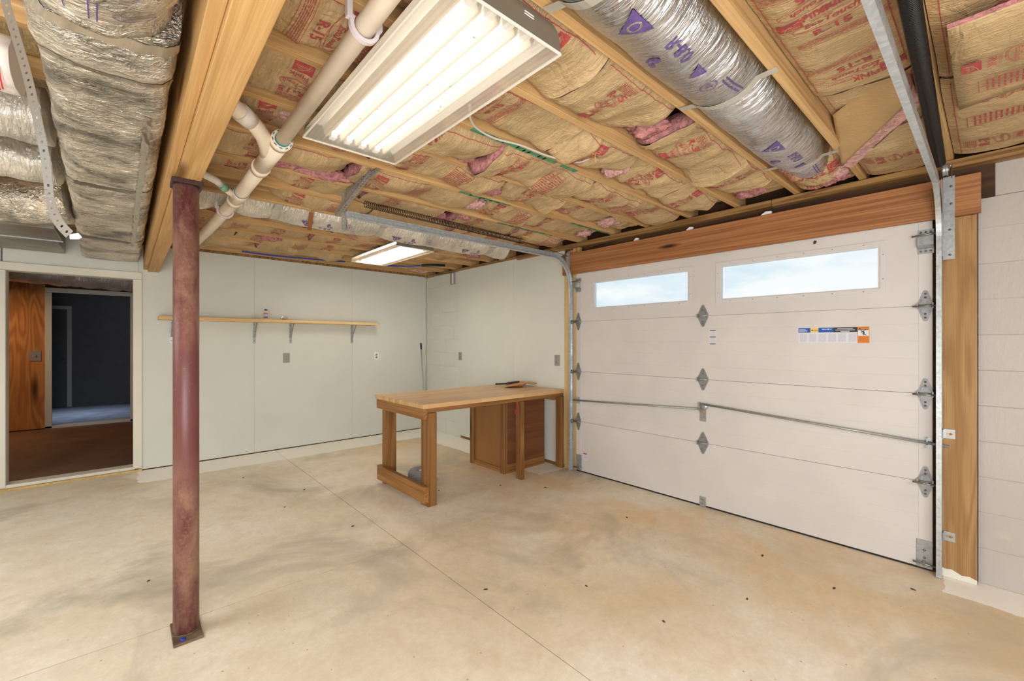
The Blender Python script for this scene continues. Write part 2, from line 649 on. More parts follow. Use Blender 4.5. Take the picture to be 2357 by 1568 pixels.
M_benchY = wood('bench_wood_cross', (136, 92, 48), (178, 130, 76), 'Y', 7, 11, contrast=0.8, knots=0.8, rough=0.5)
M_plyX = wood('stained_plywood', (104, 62, 36), (132, 84, 50), 'X', 6, 6, contrast=0.55, rough=0.45)
M_plyZ = wood('stained_plywood_upright', (140, 98, 52), (162, 116, 66), 'Z', 4, 5, contrast=0.4, rough=0.45)
M_plywall = wood('plywood_wall', (176, 112, 58), (226, 164, 100), 'Z', 12, 3.2, along=0.6, contrast=0.7, knots=0.5)
M_osb = None
M_galv = galv('galvanised_steel')
M_track = galv('track_zinc', (206, 214, 219), 0.3)
M_hinge = galv('hinge_zinc', (156, 159, 160), 0.4)
M_steel = galv('dull_steel', (172, 173, 170), 0.42)
M_bolt = plain('bolt_steel', (150, 150, 146), 0.35, 0.9)
M_spring = plain('black_spring', (30, 29, 28), 0.4, 0.6)
M_springb = plain('brown_spring', (48, 40, 32), 0.45, 0.4)
M_door = plain('door_white', (207, 204, 201), 0.42, var=0.03, vscale=2, bmp=0.04, bscale=180)
M_frame = plain('window_frame_white', (206, 204, 203), 0.4)
M_pvc = plain('pvc_cream', (236, 222, 202), 0.33, var=0.08, vscale=3)
M_pvcw = plain('pvc_white', (226, 220, 210), 0.35)
M_hangr = plain('hanger_plastic', (208, 200, 204), 0.4)
M_teal = plain('teal_primer', (20, 128, 140), 0.5, var=0.3, vscale=30)
M_paper = kraft('kraft_paper')
M_paper2 = kraft('kraft_paper_smooth', (190, 158, 110), 0.25)
M_tape = plain('paper_tape', (206, 164, 110), 0.6)
M_red = plain('red_print', (168, 66, 66), 0.65, var=0.1, vscale=30)
M_purple = plain('purple_print', (96, 74, 132), 0.5, var=0.15, vscale=40)
M_foilX = foil('duct_foil', (224, 226, 230), 'X', 0.15, 0.6, 0.1, (62, 6, 6))
M_foilF = foil('duct_foil_dusty', (232, 226, 214), 'X', 0.3, 0.7, 0.15, None, 0.6)
M_foilY = foil('trunk_foil', (240, 231, 214), 'Y', 0.25, 1.0, 0.42, (20, 28, 20), 0.72)
M_tapef = plain('foil_tape', (196, 188, 172), 0.32, 0.9, bmp=0.3, bscale=30)
M_sheet = plain('bare_sheet_metal', (150, 146, 136), 0.42, 0.75, var=0.12)
M_strap = plain('nylon_strap', (172, 168, 156), 0.4, var=0.08)
M_black = plain('black_plastic', (24, 24, 26), 0.45)
M_hole = plain('dark_hole', (24, 22, 20), 0.8)
M_greyp = plain('grey_plate', (150, 147, 140), 0.4)
M_white = plain('white_plastic', (236, 236, 234), 0.35)
M_blue = plain('blue_plastic', (20, 60, 170), 0.35)
M_bluepex = plain('blue_pipe', (30, 70, 170), 0.4)
M_yelwire = plain('yellow_wire', (214, 190, 40), 0.45)
M_greywire = plain('grey_cable', (190, 188, 180), 0.45)
M_lbl_blue = plain('label_blue', (22, 84, 176), 0.5)
M_lbl_yel = plain('label_yellow', (232, 198, 112), 0.5)
M_lbl_blk = plain('label_black', (44, 44, 46), 0.5)
M_lbl_wht = plain('label_white', (214, 216, 224), 0.5)
M_lbl_gry = plain('label_grey_text', (176, 180, 194), 0.5)
M_lbl_org = plain('label_orange', (222, 130, 36), 0.5)
M_lbl_dor = plain('label_dark_orange', (176, 92, 20), 0.5)
M_tan = plain('tan_plastic', (196, 150, 104), 0.4, var=0.05)
M_rubber = plain('grey_rubber', (150, 152, 152), 0.6, var=0.08)
M_redvinyl = plain('red_vinyl', (188, 36, 46), 0.4)
M_glue = plain('ivory_bottle', (236, 210, 160), 0.35)
M_green = plain('green_paint', (72, 140, 100), 0.7, var=0.2, vscale=30)
M_dkfloor = plain('dim_floor', (128, 96, 74), 0.6, var=0.15, vscale=2)
M_bluefloor = plain('far_floor', (150, 150, 150), 0.6, var=0.15, vscale=4)
M_farwall = plain('far_wall', (112, 112, 116), 0.7, var=0.05)
M_brass = plain('brass_screws', (196, 140, 60), 0.35, 0.6)
M_blade = plain('debris', (70, 52, 36), 0.8)


def mk_fibre(name, c):
    m, nt, b = newmat(name)
    f = noise_(nt, coords(nt), 34, 5, 0.65, 0.8)
    nt.links.new(ramp(nt, f, [(0.3, lin(*[x * 0.66 for x in c])), (0.65, lin(*c))]), b.inputs['Base Color'])
    b.inputs['Roughness'].default_value = 0.95
    b.inputs['Specular IOR Level'].default_value = 0.05
    bump(nt, b, f, 0.9, 0.02)
    return m


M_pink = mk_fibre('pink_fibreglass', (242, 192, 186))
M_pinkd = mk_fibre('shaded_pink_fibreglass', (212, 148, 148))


def mk_osb():
    m, nt, b = newmat('osb_subfloor')
    vo = nd(nt, 'ShaderNodeTexVoronoi', {'Vector': world_pos(nt, (14, 46, 30)), 'Scale': 1.0})
    v2 = nd(nt, 'ShaderNodeTexVoronoi', {'Vector': world_pos(nt, (44, 15, 30)), 'Scale': 1.0})
    c1 = ramp(nt, vo.outputs['Color'], [(0.1, lin(104, 66, 30)), (0.9, lin(176, 124, 64))])
    c2 = ramp(nt, v2.outputs['Color'], [(0.1, lin(92, 58, 26)), (0.9, lin(162, 112, 58))])
    nt.links.new(mixc(nt, 0.5, c1, c2), b.inputs['Base Color'])
    b.inputs['Roughness'].default_value = 0.75
    bump(nt, b, vo.outputs['Distance'], 0.3, 0.004)
    return m


M_osb = mk_osb()


def mk_butcher():
    m, nt, b = newmat('butcher_block')
    p = coords(nt, (1, 1, 1), rnd=False)
    br = nd(nt, 'ShaderNodeTexBrick', {'Vector': p, 'Color1': lin(190, 148, 98), 'Color2': lin(224, 190, 140), 'Mortar': lin(156, 110, 62),
                                       'Scale': 1.0, 'Mortar Size': 0.0007, 'Bias': 0.1, 'Brick Width': 0.55, 'Row Height': 0.042})
    g = noise_(nt, coords(nt, (2.2, 60, 60)), 1.0, 4, 0.6)
    col = mixc(nt, math_(nt, 'MULTIPLY', g, 0.5), br.outputs['Color'], lin(176, 126, 70))
    nt.links.new(col, b.inputs['Base Color'])
    b.inputs['Roughness'].default_value = 0.3
    return m


M_butcher = mk_butcher()


def mk_post():
    m, nt, b = newmat('maroon_post_paint')
    p = world_pos(nt)
    sep = nd(nt, 'ShaderNodeSeparateXYZ', {0: p})
    f = noise_(nt, world_pos(nt, (1, 1, 0.45)), 9, 6, 0.68, 0.7)
    # dusty, chalky top and bottom, cleaner middle
    zz = ramp(nt, math_(nt, 'DIVIDE', sep.outputs['Z'], 2.14), [(0.0, (0.75,) * 3), (0.22, (0.8,) * 3), (0.32, (0.5,) * 3), (0.40, (0.1,) * 3), (0.62, (0.1,) * 3), (0.70, (0.65,) * 3), (1.0, (0.75,) * 3)])
    t = math_(nt, 'MULTIPLY', ramp(nt, f, [(0.36, (0, 0, 0)), (0.62, (1, 1, 1))]), zz)
    col = mixc(nt, t, lin(98, 50, 52), lin(158, 122, 100))
    fine = noise_(nt, p, 75, 6, 0.75)
    col = mixc(nt, math_(nt, 'MULTIPLY', ramp(nt, fine, [(0.50, (0, 0, 0)), (0.74, (0.6, 0.6, 0.6))]), zz), col, lin(174, 140, 114))
    sp = nd(nt, 'ShaderNodeTexVoronoi', {'Vector': world_pos(nt, (1, 1, 0.7)), 'Scale': 26})
    col = mixc(nt, ramp(nt, sp.outputs['Distance'], [(0.03, (0.4,) * 3), (0.06, (0, 0, 0))]), col, lin(190, 156, 128))
    nt.links.new(col, b.inputs['Base Color'])
    nt.links.new(ramp(nt, t, [(0.0, (0.42,) * 3), (1.0, (0.75,) * 3)]), b.inputs['Roughness'])
    return m


M_post = mk_post()


def mk_glass():
    m, nt, b = newmat('window_glass')
    nt.nodes.remove(b)
    t = nd(nt, 'ShaderNodeBsdfTransparent')
    t.inputs[0].default_value = (0.97, 0.98, 0.98, 1)
    g = nd(nt, 'ShaderNodeBsdfGlossy')
    g.inputs['Roughness'].default_value = 0.05
    mx = nd(nt, 'ShaderNodeMixShader')
    mx.inputs[0].default_value = 0.012
    nt.links.new(t.outputs[0], mx.inputs[1])
    nt.links.new(g.outputs[0], mx.inputs[2])
    nt.links.new(mx.outputs[0], nt.nodes['Material Output'].inputs['Surface'])
    return m


M_glass = mk_glass()


def mk_lens():
    m, nt, b = newmat('prismatic_lens')
    nt.nodes.remove(b)
    t = nd(nt, 'ShaderNodeBsdfTransparent')
    t.inputs[0].default_value = (0.98, 0.97, 0.94, 1)
    d = nd(nt, 'ShaderNodeBsdfTranslucent')
    d.inputs[0].default_value = (0.95, 0.92, 0.86, 1)
    d2 = nd(nt, 'ShaderNodeBsdfDiffuse')
    d2.inputs[0].default_value = (0.85, 0.83, 0.76, 1)
    m1 = nd(nt, 'ShaderNodeMixShader')
    m1.inputs[0].default_value = 0.5
    nt.links.new(d.outputs[0], m1.inputs[1])
    nt.links.new(d2.outputs[0], m1.inputs[2])
    mx = nd(nt, 'ShaderNodeMixShader')
    mx.inputs[0].default_value = 0.32
    nt.links.new(t.outputs[0], mx.inputs[1])
    nt.links.new(m1.outputs[0], mx.inputs[2])
    nt.links.new(mx.outputs[0], nt.nodes['Material Output'].inputs['Surface'])
    return m


M_lens = mk_lens()


def mk_emit(name, col, st):
    m, nt, b = newmat(name)
    b.inputs['Base Color'].default_value = (0.9, 0.9, 0.9, 1)
    b.inputs['Emission Color'].default_value = col
    b.inputs['Emission Strength'].default_value = st
    return m


M_tube = mk_emit('fluorescent_tube', (1, 0.965, 0.92, 1), TUBE_NEAR)
M_tube_far = mk_emit('fluorescent_tube_far', (1, 0.965, 0.92, 1), TUBE_FAR)
M_housing = plain('white_enamel', (236, 234, 228), 0.4)
M_fin = plain('reflector_enamel', (206, 192, 172), 0.5)
M_endcap = plain('grey_end_plate', (134, 126, 112), 0.4, 0.5)
M_clearbag = None

# ------------------------------------------------------------------ ROOM SHELL
CZ = 2.44          # underside of the joists
SUB = 2.68         # underside of the subfloor

fl = struct('floor', loc=(0, 0, 0))
JX, JY = 1.412, 2.675
G = 0.0028
for a, b_, c, d in ((-3.2, JX, -3.2, JY), (JX, 3.9, -3.2, JY), (-3.2, JX, JY, 6.2), (JX, 3.9, JY, 6.2)):
    bm = box(a + (G if a == JX else 0), b_ - (G if b_ == JX else 0), c + (G if c == JY else 0), d - (G if d == JY else 0), -0.1, 0)
    obj('slab', bm, M_conc, fl)
obj('joint_filler', box(-3.2, 3.9, -3.2, 6.2, -0.14, -0.012), M_dirtjoint, fl)
# small debris on the floor: dead leaves and chips
deb = [(655, 1168), (812, 1212), (1443, 1192), (1350, 1350), (1528, 1432), (1720, 1380), (1118, 1358), (342, 1338), (1920, 1355), (2102, 1358), (1755, 1280), (700, 1128), (1010, 1130), (1255, 1123), (1152, 1118), (560, 1100)]


def unz(u, v, z=0.0):
    a = R(41.83)
    F = Vector((math.sin(a), math.cos(a), 0))
    Rt = Vector((math.cos(a), -math.sin(a), 0))
    d = F * 993 + Rt * (u - 1178.5) - Vector((0, 0, 1)) * (v - 787.7)
    t = (z - 1.38) / d.z
    return Vector((0, 0, 1.38)) + d * t


for i, (u, v) in enumerate(deb):
    p = unz(u, v)
    bm = bmesh.new()
    s = 0.006 + 0.004 * random.random()
    ang = random.random() * 3.1
    ca, sa = math.cos(ang), math.sin(ang)
    pts = [(-1.5, 0), (-0.5, 0.6), (0.8, 0.5), (1.6, 0.1), (0.6, -0.6), (-0.8, -0.4)]
    prism(bm, pts, p + Vector((0, 0, 0.0005)), (s * ca, s * sa, 0), (-s * sa, s * ca, 0), (0, 0, 0.004))
    obj('debris_chip', bm, M_blade, fl)

# ---- back wall (with the doorway)
wb = struct('wall_back', loc=(1.4, 6.11, 0))
YB = 6.11
ZT = 2.425
for x0, x1, z0, z1 in ((0.10, 1.188, 0.012, ZT), (1.188, 2.409, 0.012, ZT), (2.409, 3.62, 0.012, ZT), (-0.85, 0.10, 2.10, ZT), (-2.07, -0.86, 0.012, ZT), (-3.2, -2.07, 0.012, ZT)):
    obj('panel', box(x0 + 0.0007, x1 - 0.0007, YB, YB + 0.012, z0, z1, 0.001), M_wall, wb)
bm = bmesh.new()
for x0, x1 in ((0.06, 3.7), (-3.2, -0.83)):
    bx(bm, x0, x1, YB + 0.013, YB + 0.13, 0.04, SUB)
bx(bm, -0.83, 0.06, YB + 0.013, YB + 0.13, 2.06, SUB)
obj('core', bm, M_farwall, wb)
obj('sill_plate', box(0.13, 3.62, YB + 0.002, YB + 0.13, 0.0, 0.035), M_darkwood, wb)
obj('top_plate', box(-3.2, 3.6, YB - 0.03, YB + 0.13, ZT, ZT + 0.03), M_plate, wb)

# doorway casing
dr = struct('door_2', loc=(-0.386, 6.11, 0.0))
obj('casing_side', box(0.056, 0.130, YB - 0.018, YB, 0.03, 2.05, 0.004), M_trimw, dr)
obj('casing_side', box(-0.905, -0.828, YB - 0.018, YB, 0.03, 2.05, 0.004), M_trimw, dr)
obj('casing_head', box(-0.905, 0.130, YB - 0.018, YB, 2.052, 2.126, 0.004), M_trimw, dr)
obj('jamb', box(0.058, 0.075, YB + 0.0, YB + 0.14, 0.03, 2.06), M_trimw, dr)
obj('jamb', box(-0.845, -0.829, YB + 0.0, YB + 0.14, 0.03, 2.06), M_trimw, dr)
obj('jamb_head', box(-0.829, 0.058, YB + 0.0, YB + 0.14, 2.05, 2.066), M_trimw, dr)
obj('threshold', box(-0.905, 0.07, YB - 0.01, YB + 0.14, 0.022, 0.052, 0.003), M_trimw, dr)
obj('sill', box(-1.0, 0.13, YB - 0.035, YB + 0.14, 0.0, 0.021, 0.002), M_yellow, dr)

# ---- the two dim rooms seen through the doorway
fr = struct('floor_passage', box(-2.6, 1.2, 6.25, 9.8, -0.05, 0.035), M_dkfloor)
wp = struct('wall_passage', loc=(-0.5, 9.78, 0))
obj('plywood_sheet', box(-2.6, -0.93, 9.78, 9.79, 0.05, 2.30), M_plywall, wp)
obj('plywood_sheet', box(0.13, 1.2, 9.78, 9.79, 0.05, 2.30), M_plywall, wp)
bm = bmesh.new()
bx(bm, -2.6, -0.87, 9.8, 9.9, 0, SUB)
bx(bm, 0.06, 1.2, 9.8, 9.9, 0, SUB)
bx(bm, -0.87, 0.06, 9.8, 9.9, 2.16, SUB)
obj('core', bm, M_darkwood, wp)
d3 = struct('door_3', loc=(-0.4, 9.77, 0.035))
obj('casing_side', box(-0.93, -0.855, 9.757, 9.779, 0.04, 2.15, 0.003), M_trimw, d3)
obj('casing_side', box(0.055, 0.13, 9.757, 9.779, 0.04, 2.15, 0.003), M_trimw, d3)
obj('casing_head', box(-0.93, 0.13, 9.757, 9.779, 2.152, 2.225, 0.003), M_trimw, d3)
obj('threshold', box(-0.93, 0.13, 9.757, 9.9, 0.036, 0.075, 0.003), M_trimw, d3)
struct('wall_passage_side', box(1.2, 1.3, 6.25, 9.9, 0, SUB), M_farwall)
struct('wall_passage_end', box(-2.7, -2.6, 6.25, 9.9, 0, SUB), M_farwall)
struct('floor_far_room', box(-2.6, 1.2, 9.9, 12.8, -0.05, 0.045), M_bluefloor)
struct('wall_far_room', box(-2.7, 1.3, 12.7, 12.8, 0, SUB), M_farwall)
struct('wall_far_room_left', box(-2.7, -2.6, 9.9, 12.7, 0, SUB), M_farwall)
struct('wall_far_room_right', box(1.2, 1.3, 9.9, 12.7, 0, SUB), M_farwall)
d4 = struct('door_4', loc=(-1.2, 12.69, 0.045))
obj('casing_side', box(-0.90, -0.83, 12.675, 12.7, 0.05, 2.05, 0.003), M_trimw, d4)
obj('casing_head', box(-1.8, -0.83, 12.675, 12.7, 2.052, 2.12, 0.003), M_trimw, d4)
obj('leaf', box(-1.75, -0.902, 12.68, 12.7, 0.06, 2.05, 0.002), M_farwall, d4)
bm = bmesh.new()
lathe(bm, [(0.0, -0.05), (0.02, -0.048), (0.027, -0.03), (0.016, -0.012), (0.022, 0.0)], (-0.95, 12.68, 1.0), 14, axis='Y')
obj('handle', bm, M_steel, d4)
sw = thing('switch_plate', 'grey switch plate on the plywood wall inside the doorway', 'switch', (-0.99, 9.775, 1.15))
obj('plate', box(-1.09, -0.97, 9.772, 9.7795, 1.09, 1.25, 0.002), M_greyp, sw)
obj('toggle', box(-1.037, -1.023, 9.758, 9.7715, 1.155, 1.185, 0.002), M_greyp, sw)

# foil duct crossing the passage ceiling
def wob_tube(bm, pts, r, n=28, amp=0.01, seed=0, flat=1.0):
    pts = [Vector(p) for p in pts]
    # resample
    out = []
    for a, b in zip(pts, pts[1:]):
        k = max(2, int((b - a).length / 0.03))
        out += [a.lerp(b, i / k) for i in range(k)]
    out.append(pts[-1])
    for _ in range(8):
        out = [out[0]] + [(out[i - 1] + out[i] * 2 + out[i + 1]) / 4 for i in range(1, len(out) - 1)] + [out[-1]]
    rr = r if callable(r) else (lambda t: r)
    rings = tube(bm, out, [rr(i / (len(out) - 1)) for i in range(len(out))], n)
    cs = out
    for i, ring in enumerate(rings):
        for v in ring:
            d = v.co - cs[i]
            q = v.co * 7 + Vector((seed * 3.1, 0, 0))
            d *= 1 + amp / max(0.05, d.length) * (noise.noise(q) + 0.6 * noise.noise(q * 2.7))
            d.z *= flat
            v.co = cs[i] + d


pd = thing('passage_duct', 'foil wrapped duct crossing the ceiling of the dim passage beyond the doorway', 'duct', (-0.6, 8.4, 2.2))
bm = bmesh.new()
wob_tube(bm, [(-2.5, 8.5, 2.36), (-1.0, 8.55, 2.34), (0.2, 8.6, 2.30), (1.1, 8.6, 2.28)], 0.17, seed=3, amp=0.02)
obj('foil_wrap', bm, M_foilF, pd)

# ---- right wall: block strip, panels, trims, door surround
XR = 3.60
wr = struct('wall_right', loc=(3.6, 2.5, 0))


def blocks(y0, y1, x, z0, z1, phase, parent, mt=None):
    c = 0.2032
    k = 0
    z = z0
    while z < z1 - 0.02:
        zz = min(z + c, z1)
        off = (phase + (k % 2)) % 2 * 0.2032
        y = y0 - 0.4064 + off
        while y < y1:
            a, b = max(y, y0), min(y + 0.4064, y1)
            if b - a > 0.02:
                r_ = lambda: random.uniform(-0.0015, 0.0015)
                obj('block', box(x + r_(), x + 0.08, a + 0.001, b - 0.0007, z + 0.0007, zz - 0.0007, 0.0022), mt or M_block, parent)
            y += 0.4064
        z = zz
        k += 1
    obj('mortar', box(x + (0.005 if mt else 0.0025), x + 0.075, y0 + 0.002, y1 - 0.002, z0 + 0.002, z1 - 0.002), mt or M_block, parent)


blocks(5.13, 6.1, 3.615, 0.0, 2.42, 0, wr, M_wall)
for y0, y1 in ((3.997, 5.184), (3.155, 3.997)):
    obj('panel', box(XR, XR + 0.012, y0 + 0.0007, y1 - 0.0007, 0.035, 2.415, 0.001), M_wall, wr)
obj('sill_plate', box(XR + 0.004, XR + 0.06, 3.155, 5.14, 0, 0.034), M_plate, wr)
bm = bmesh.new()
bx(bm, XR + 0.014, XR + 0.1, 3.06, 5.12, 0.036, 2.43)
bx(bm, 3.70, 3.82, 3.03, 6.2, 0, SUB)
bx(bm, 3.74, 3.82, -3.2, 0.2, 0, SUB)
bx(bm, 3.74, 3.82, 0.2, 3.03, 2.14, SUB)
obj('core', bm, M_darkwood, wr)
blocks(-0.95, 0.062, 3.65, 0.0, 2.205, 1, wr)
blocks(-0.95, -0.003, 3.65, 2.2055, 2.42, 0, wr)
obj('panel', box(3.65, 3.66, -3.2, -0.96, 0, 2.42), M_block, wr)
# plate on top of the wall, dark blocking, header beam
tp = struct('trim_1', loc=(3.6, 1.5, 2.39))
obj('top_plate', box(3.565, 3.72, -3.2, 1.10, 2.388, 2.436, 0.002), M_plate, tp)
obj('top_plate', box(3.565, 3.72, 1.103, 3.9, 2.388, 2.436, 0.002), M_plate, tp)
obj('top_plate', box(3.565, 3.72, 3.903, YB - 0.03, 2.41, 2.436, 0.002), M_plate, tp)
bm = bmesh.new()
bx(bm, 3.63, 3.72, -0.003, 2.90, 2.20, 2.387)
obj('blocking', bm, M_darkwood, tp)
obj('cripple', box(3.585, 3.625, 2.93, 2.968, 2.335, 2.387, 0.001), M_joistY, tp)
obj('cripple', box(3.585, 3.625, 2.985, 3.023, 2.335, 2.387, 0.001), M_joistY, tp)
bm = bmesh.new()
bmesh.ops.create_icosphere(bm, subdivisions=3, radius=1)
for v in bm.verts:
    q = v.co.copy()
    v.co = Vector((3.625 + q.x * 0.02, 3.085 + q.y * 0.06, 2.362 + q.z * 0.026)) + Vector((0, 0, 1)) * 0.008 * noise.noise(q * 4)
obj('fiberglass_plug', bm, M_pinkd, tp, smooth=True)
hd = struct('trim_2', loc=(3.56, 1.6, 2.11))
obj('header_board', box(3.56, 3.60, 0.048, 3.153, 2.108, 2.333, 0.003), M_header, hd)
for u, v, w in ((1465, 551, 0.05), (1588, 528, 0.06), (1764, 492, 0.075)):
    a = R(41.83)
    d = Vector((math.sin(a), math.cos(a), 0)) * 993 + Vector((math.cos(a), -math.sin(a), 0)) * (u - 1178.5)
    yy = d.y * 3.585 / d.x
    bm = bmesh.new()
    prism(bm, [(-w / 2, 0), (w / 2, 0), (w / 2, 0.022), (0, 0.026), (-w / 3, 0.012)], (3.572, yy, 2.3335), (0, -1, 0), (0, 0, 1), (0.02, 0, 0))
    obj('shim', bm, M_white, hd)
ds_ = struct('trim_5', loc=(3.68, 1.6, 0))
obj('jamb_board', box(3.622, 3.80, 0.205, 0.238, 0, 2.13), M_darkwood, ds_)
obj('stop', box(3.652, 3.70, 0.238, 0.30, 0, 2.13), M_darkwood, ds_)
obj('jamb_board', box(3.622, 3.80, 3.003, 3.06, 0, 2.13), M_yellow, ds_)
obj('stop', box(3.652, 3.70, 2.94, 3.003, 0, 2.13), M_darkwood, ds_)
obj('stop_head', box(3.652, 3.80, 0.238, 3.003, 2.10, 2.16), M_darkwood, ds_)
bm = bmesh.new()
prism(bm, [(0, 0), (0.012, 0.004), (0.016, 0.02), (0.006, 0.026), (-0.002, 0.014)], (3.6, 0.845, 2.068), (0, -1, 0), (0, 0, 1), (0.008, 0, 0))
obj('debris_chip', bm, M_blade, hd)
j1 = struct('trim_3', loc=(3.6, 0.14, 0))
obj('board', box(3.595, 3.62, 0.063, 0.222, 0.0, 2.107, 0.002), M_jamb, j1)
bm = bmesh.new()
prism(bm, [(0.0, 0.0), (0.158, 0.0), (0.158, 0.06), (0.13, 0.045), (0.10, 0.05), (0.06, 0.03), (0.03, 0.035), (0.0, 0.025)], (3.595, 0.064, 0.001), (0, 1, 0), (0, 0, 1), (-0.0006, 0, 0))
obj('primer_patch', bm, M_trimw, j1)
j2 = struct('trim_4', box(3.595, 3.62, 3.062, 3.153, 0.0, 2.107, 0.002), M_yellow)
# rest of the shell, out of frame
struct('wall_left', box(-3.3, -3.2, -3.2, 6.2, 0, SUB), M_wall)
struct('wall_front', box(-3.3, 3.9, -3.3, -3.2, 0, SUB), M_wall)

# ------------------------------------------------------------------ CEILING: joists, subfloor, batts
ce = struct('ceiling', loc=(1.5, 2, CZ))
sx0 = -3.3
while sx0 < 3.9:
    x1 = min(sx0 + 2.44, 3.9)
    obj('subfloor_panel', box(sx0 + 0.0015, x1 - 0.0015, -3.3, 12.9, SUB, SUB + 0.018), M_osb, ce)
    sx0 = x1
JC = [-0.225, 0.176, 0.57, 0.94, 1.345, 1.73, 2.13, 2.51, 2.935, 3.29, 3.665, 4.07, 4.45, 4.84, 5.25, 5.61, 5.99]
for y in JC:
    obj('joist', box(0.215, 3.70, y - 0.019, y + 0.019, CZ, SUB, 0.002), M_joistX, ce)
    obj('joist', box(-3.2, 0.20, y + 0.021, y + 0.059, CZ, SUB, 0.002), M_joistX, ce)
y = -0.63
while y > -3.2:
    obj('joist', box(-3.2, 3.70, y - 0.019, y + 0.019, CZ, SUB, 0.002), M_joistX, ce)
    y -= 0.405
# green paint marks on three joists
for yj, x0, x1 in ((1.73, 1.28, 2.12), (2.51, 1.75, 2.2), (2.51, 2.95, 3.5), (2.935, 2.45, 3.1)):
    bm = bmesh.new()
    x = x0
    while x < x1:
        w = random.uniform(0.03, 0.12)
        a, b = -0.018 + 0.008 * random.random() ** 2, 0.018 - 0.012 * random.random() ** 2
        n = 6
        pts = [(x + w * i / n, a + random.uniform(-.003, .003)) for i in range(n + 1)] + [(x + w * (n - i) / n, b + random.uniform(-.003, .003)) for i in range(n + 1)]
        pts = [(px, max(-0.0185, min(0.0185, py))) for px, py in pts]
        prism(bm, pts, (0, yj, CZ - 0.0008), (1, 0, 0), (0, 1, 0), (0, 0, 0.0007))
        x += w + (random.uniform(0.0, 0.05) if x - x0 > 0.5 else -0.01)
    obj('paint_mark', bm, M_green, ce)


# ---- printing on the kraft paper
def logo(w=0.085, h=0.058):
    f = Flat()
    f.rect(-w / 2, w / 2, -h / 2, h / 2, 0, 0.02)
    f.text('OWENS', w * 0.17, 0, h * 0.02, 0.0, 1)
    f.text('CORNING', w * 0.17, 0, -h * 0.2, 0.0, 1)
    f.ring(w * 0.5, -h * 0.5, w * 0.8, h * 0.85, 0.0025, 1, 0, 95, 178, 12)
    return f


def lines(w, h, n, mi=0):
    f = Flat()
    rnd = random.Random(int(w * 1000 + n))
    for i in range(n):
        y = h / 2 - h * (i + 0.5) / n
        x = -w / 2
        while x < w / 2 - 0.006:
            l = rnd.uniform(0.008, 0.03)
            f.rect(x, min(x + l, w / 2), y - h / n * 0.2, y + h / n * 0.2, mi)
            x += l + 0.004
    return f


def oval(w=0.12):
    f = Flat()
    f.text('EcoTouch', w * 0.2, 0, 0, 0.01, 0, 0, 0.2)
    f.ring(0, 0, w * 0.5, w * 0.2, 0.0018, 0, 0.12)
    f.ring(0.006, 0.002, w * 0.54, w * 0.235, 0.0014, 0, 0.2, 30, 330)
    f.ring(-0.004, 0.0, w * 0.5, w * 0.26, 0.0012, 0, 0.05, 120, 400)
    return f


def stack(rv, cols=True):
    """compact print: logo, PINK, oval, R-value; stacked upward, about 0.3 tall"""
    f = Flat()
    f.merge(logo(0.075, 0.05), 0, -0.115)
    f.text('PINK', 0.034, 0.004, -0.066, 0.012)
    f.text('ECOTOUCH', 0.013, 0.0, -0.045)
    f.merge(oval(0.12), 0, -0.003)
    f.text(rv, 0.056, 0, 0.056, 0.018)
    if cols:
        f.merge(lines(0.1, 0.045, 6), 0, 0.108)
        f.rect(-0.055, 0.055, 0.134, 0.1355)
    return f


def columns(w=0.2, h=0.24):
    f = Flat()
    for sx in (-1, 1):
        f.merge(lines(w * 0.4, h * 0.85, 11), sx * w * 0.25, 0)
    for x in (-w / 2, 0, w / 2):
        f.rect(x - 0.0015, x + 0.0015, -h / 2, h / 2)
    f.rect(-w / 2, w / 2, h / 2, h / 2 + 0.0025)
    f.rect(-w / 2, w / 2, -h / 2 - 0.0025, -h / 2)
    return f


def big(rv):
    """wide print that fills the bay: about 0.33 wide and 0.24 tall"""
    f = Flat()
    f.merge(logo(0.074, 0.054), -0.105, 0.09)
    f.text('PINK', 0.042, -0.02, 0.098, 0.014)
    f.text('ECOTOUCH', 0.016, 0.07, 0.09)
    f.text('EcoTouch', 0.032, 0.005, 0.048, 0.016, 0, 0, 0.25, 1.2)
    f.ring(0.005, 0.046, 0.115, 0.026, 0.002, 0, 0.05)
    f.ring(0.005, 0.048, 0.12, 0.034, 0.0016, 0, -0.04, 150, 400)
    f.text(rv, 0.052, 0.0, -0.008, 0.018, 0, 0, 0, 1.15)
    f.rect(-0.14, 0.16, -0.0435, -0.042)
    f.merge(lines(0.27, 0.034, 5), 0.015, -0.066)
    f.rect(-0.14, 0.16, -0.0915, -0.09)
    return f


def clampf(x, a=0.0, b=1.0):
    return max(a, min(b, x))


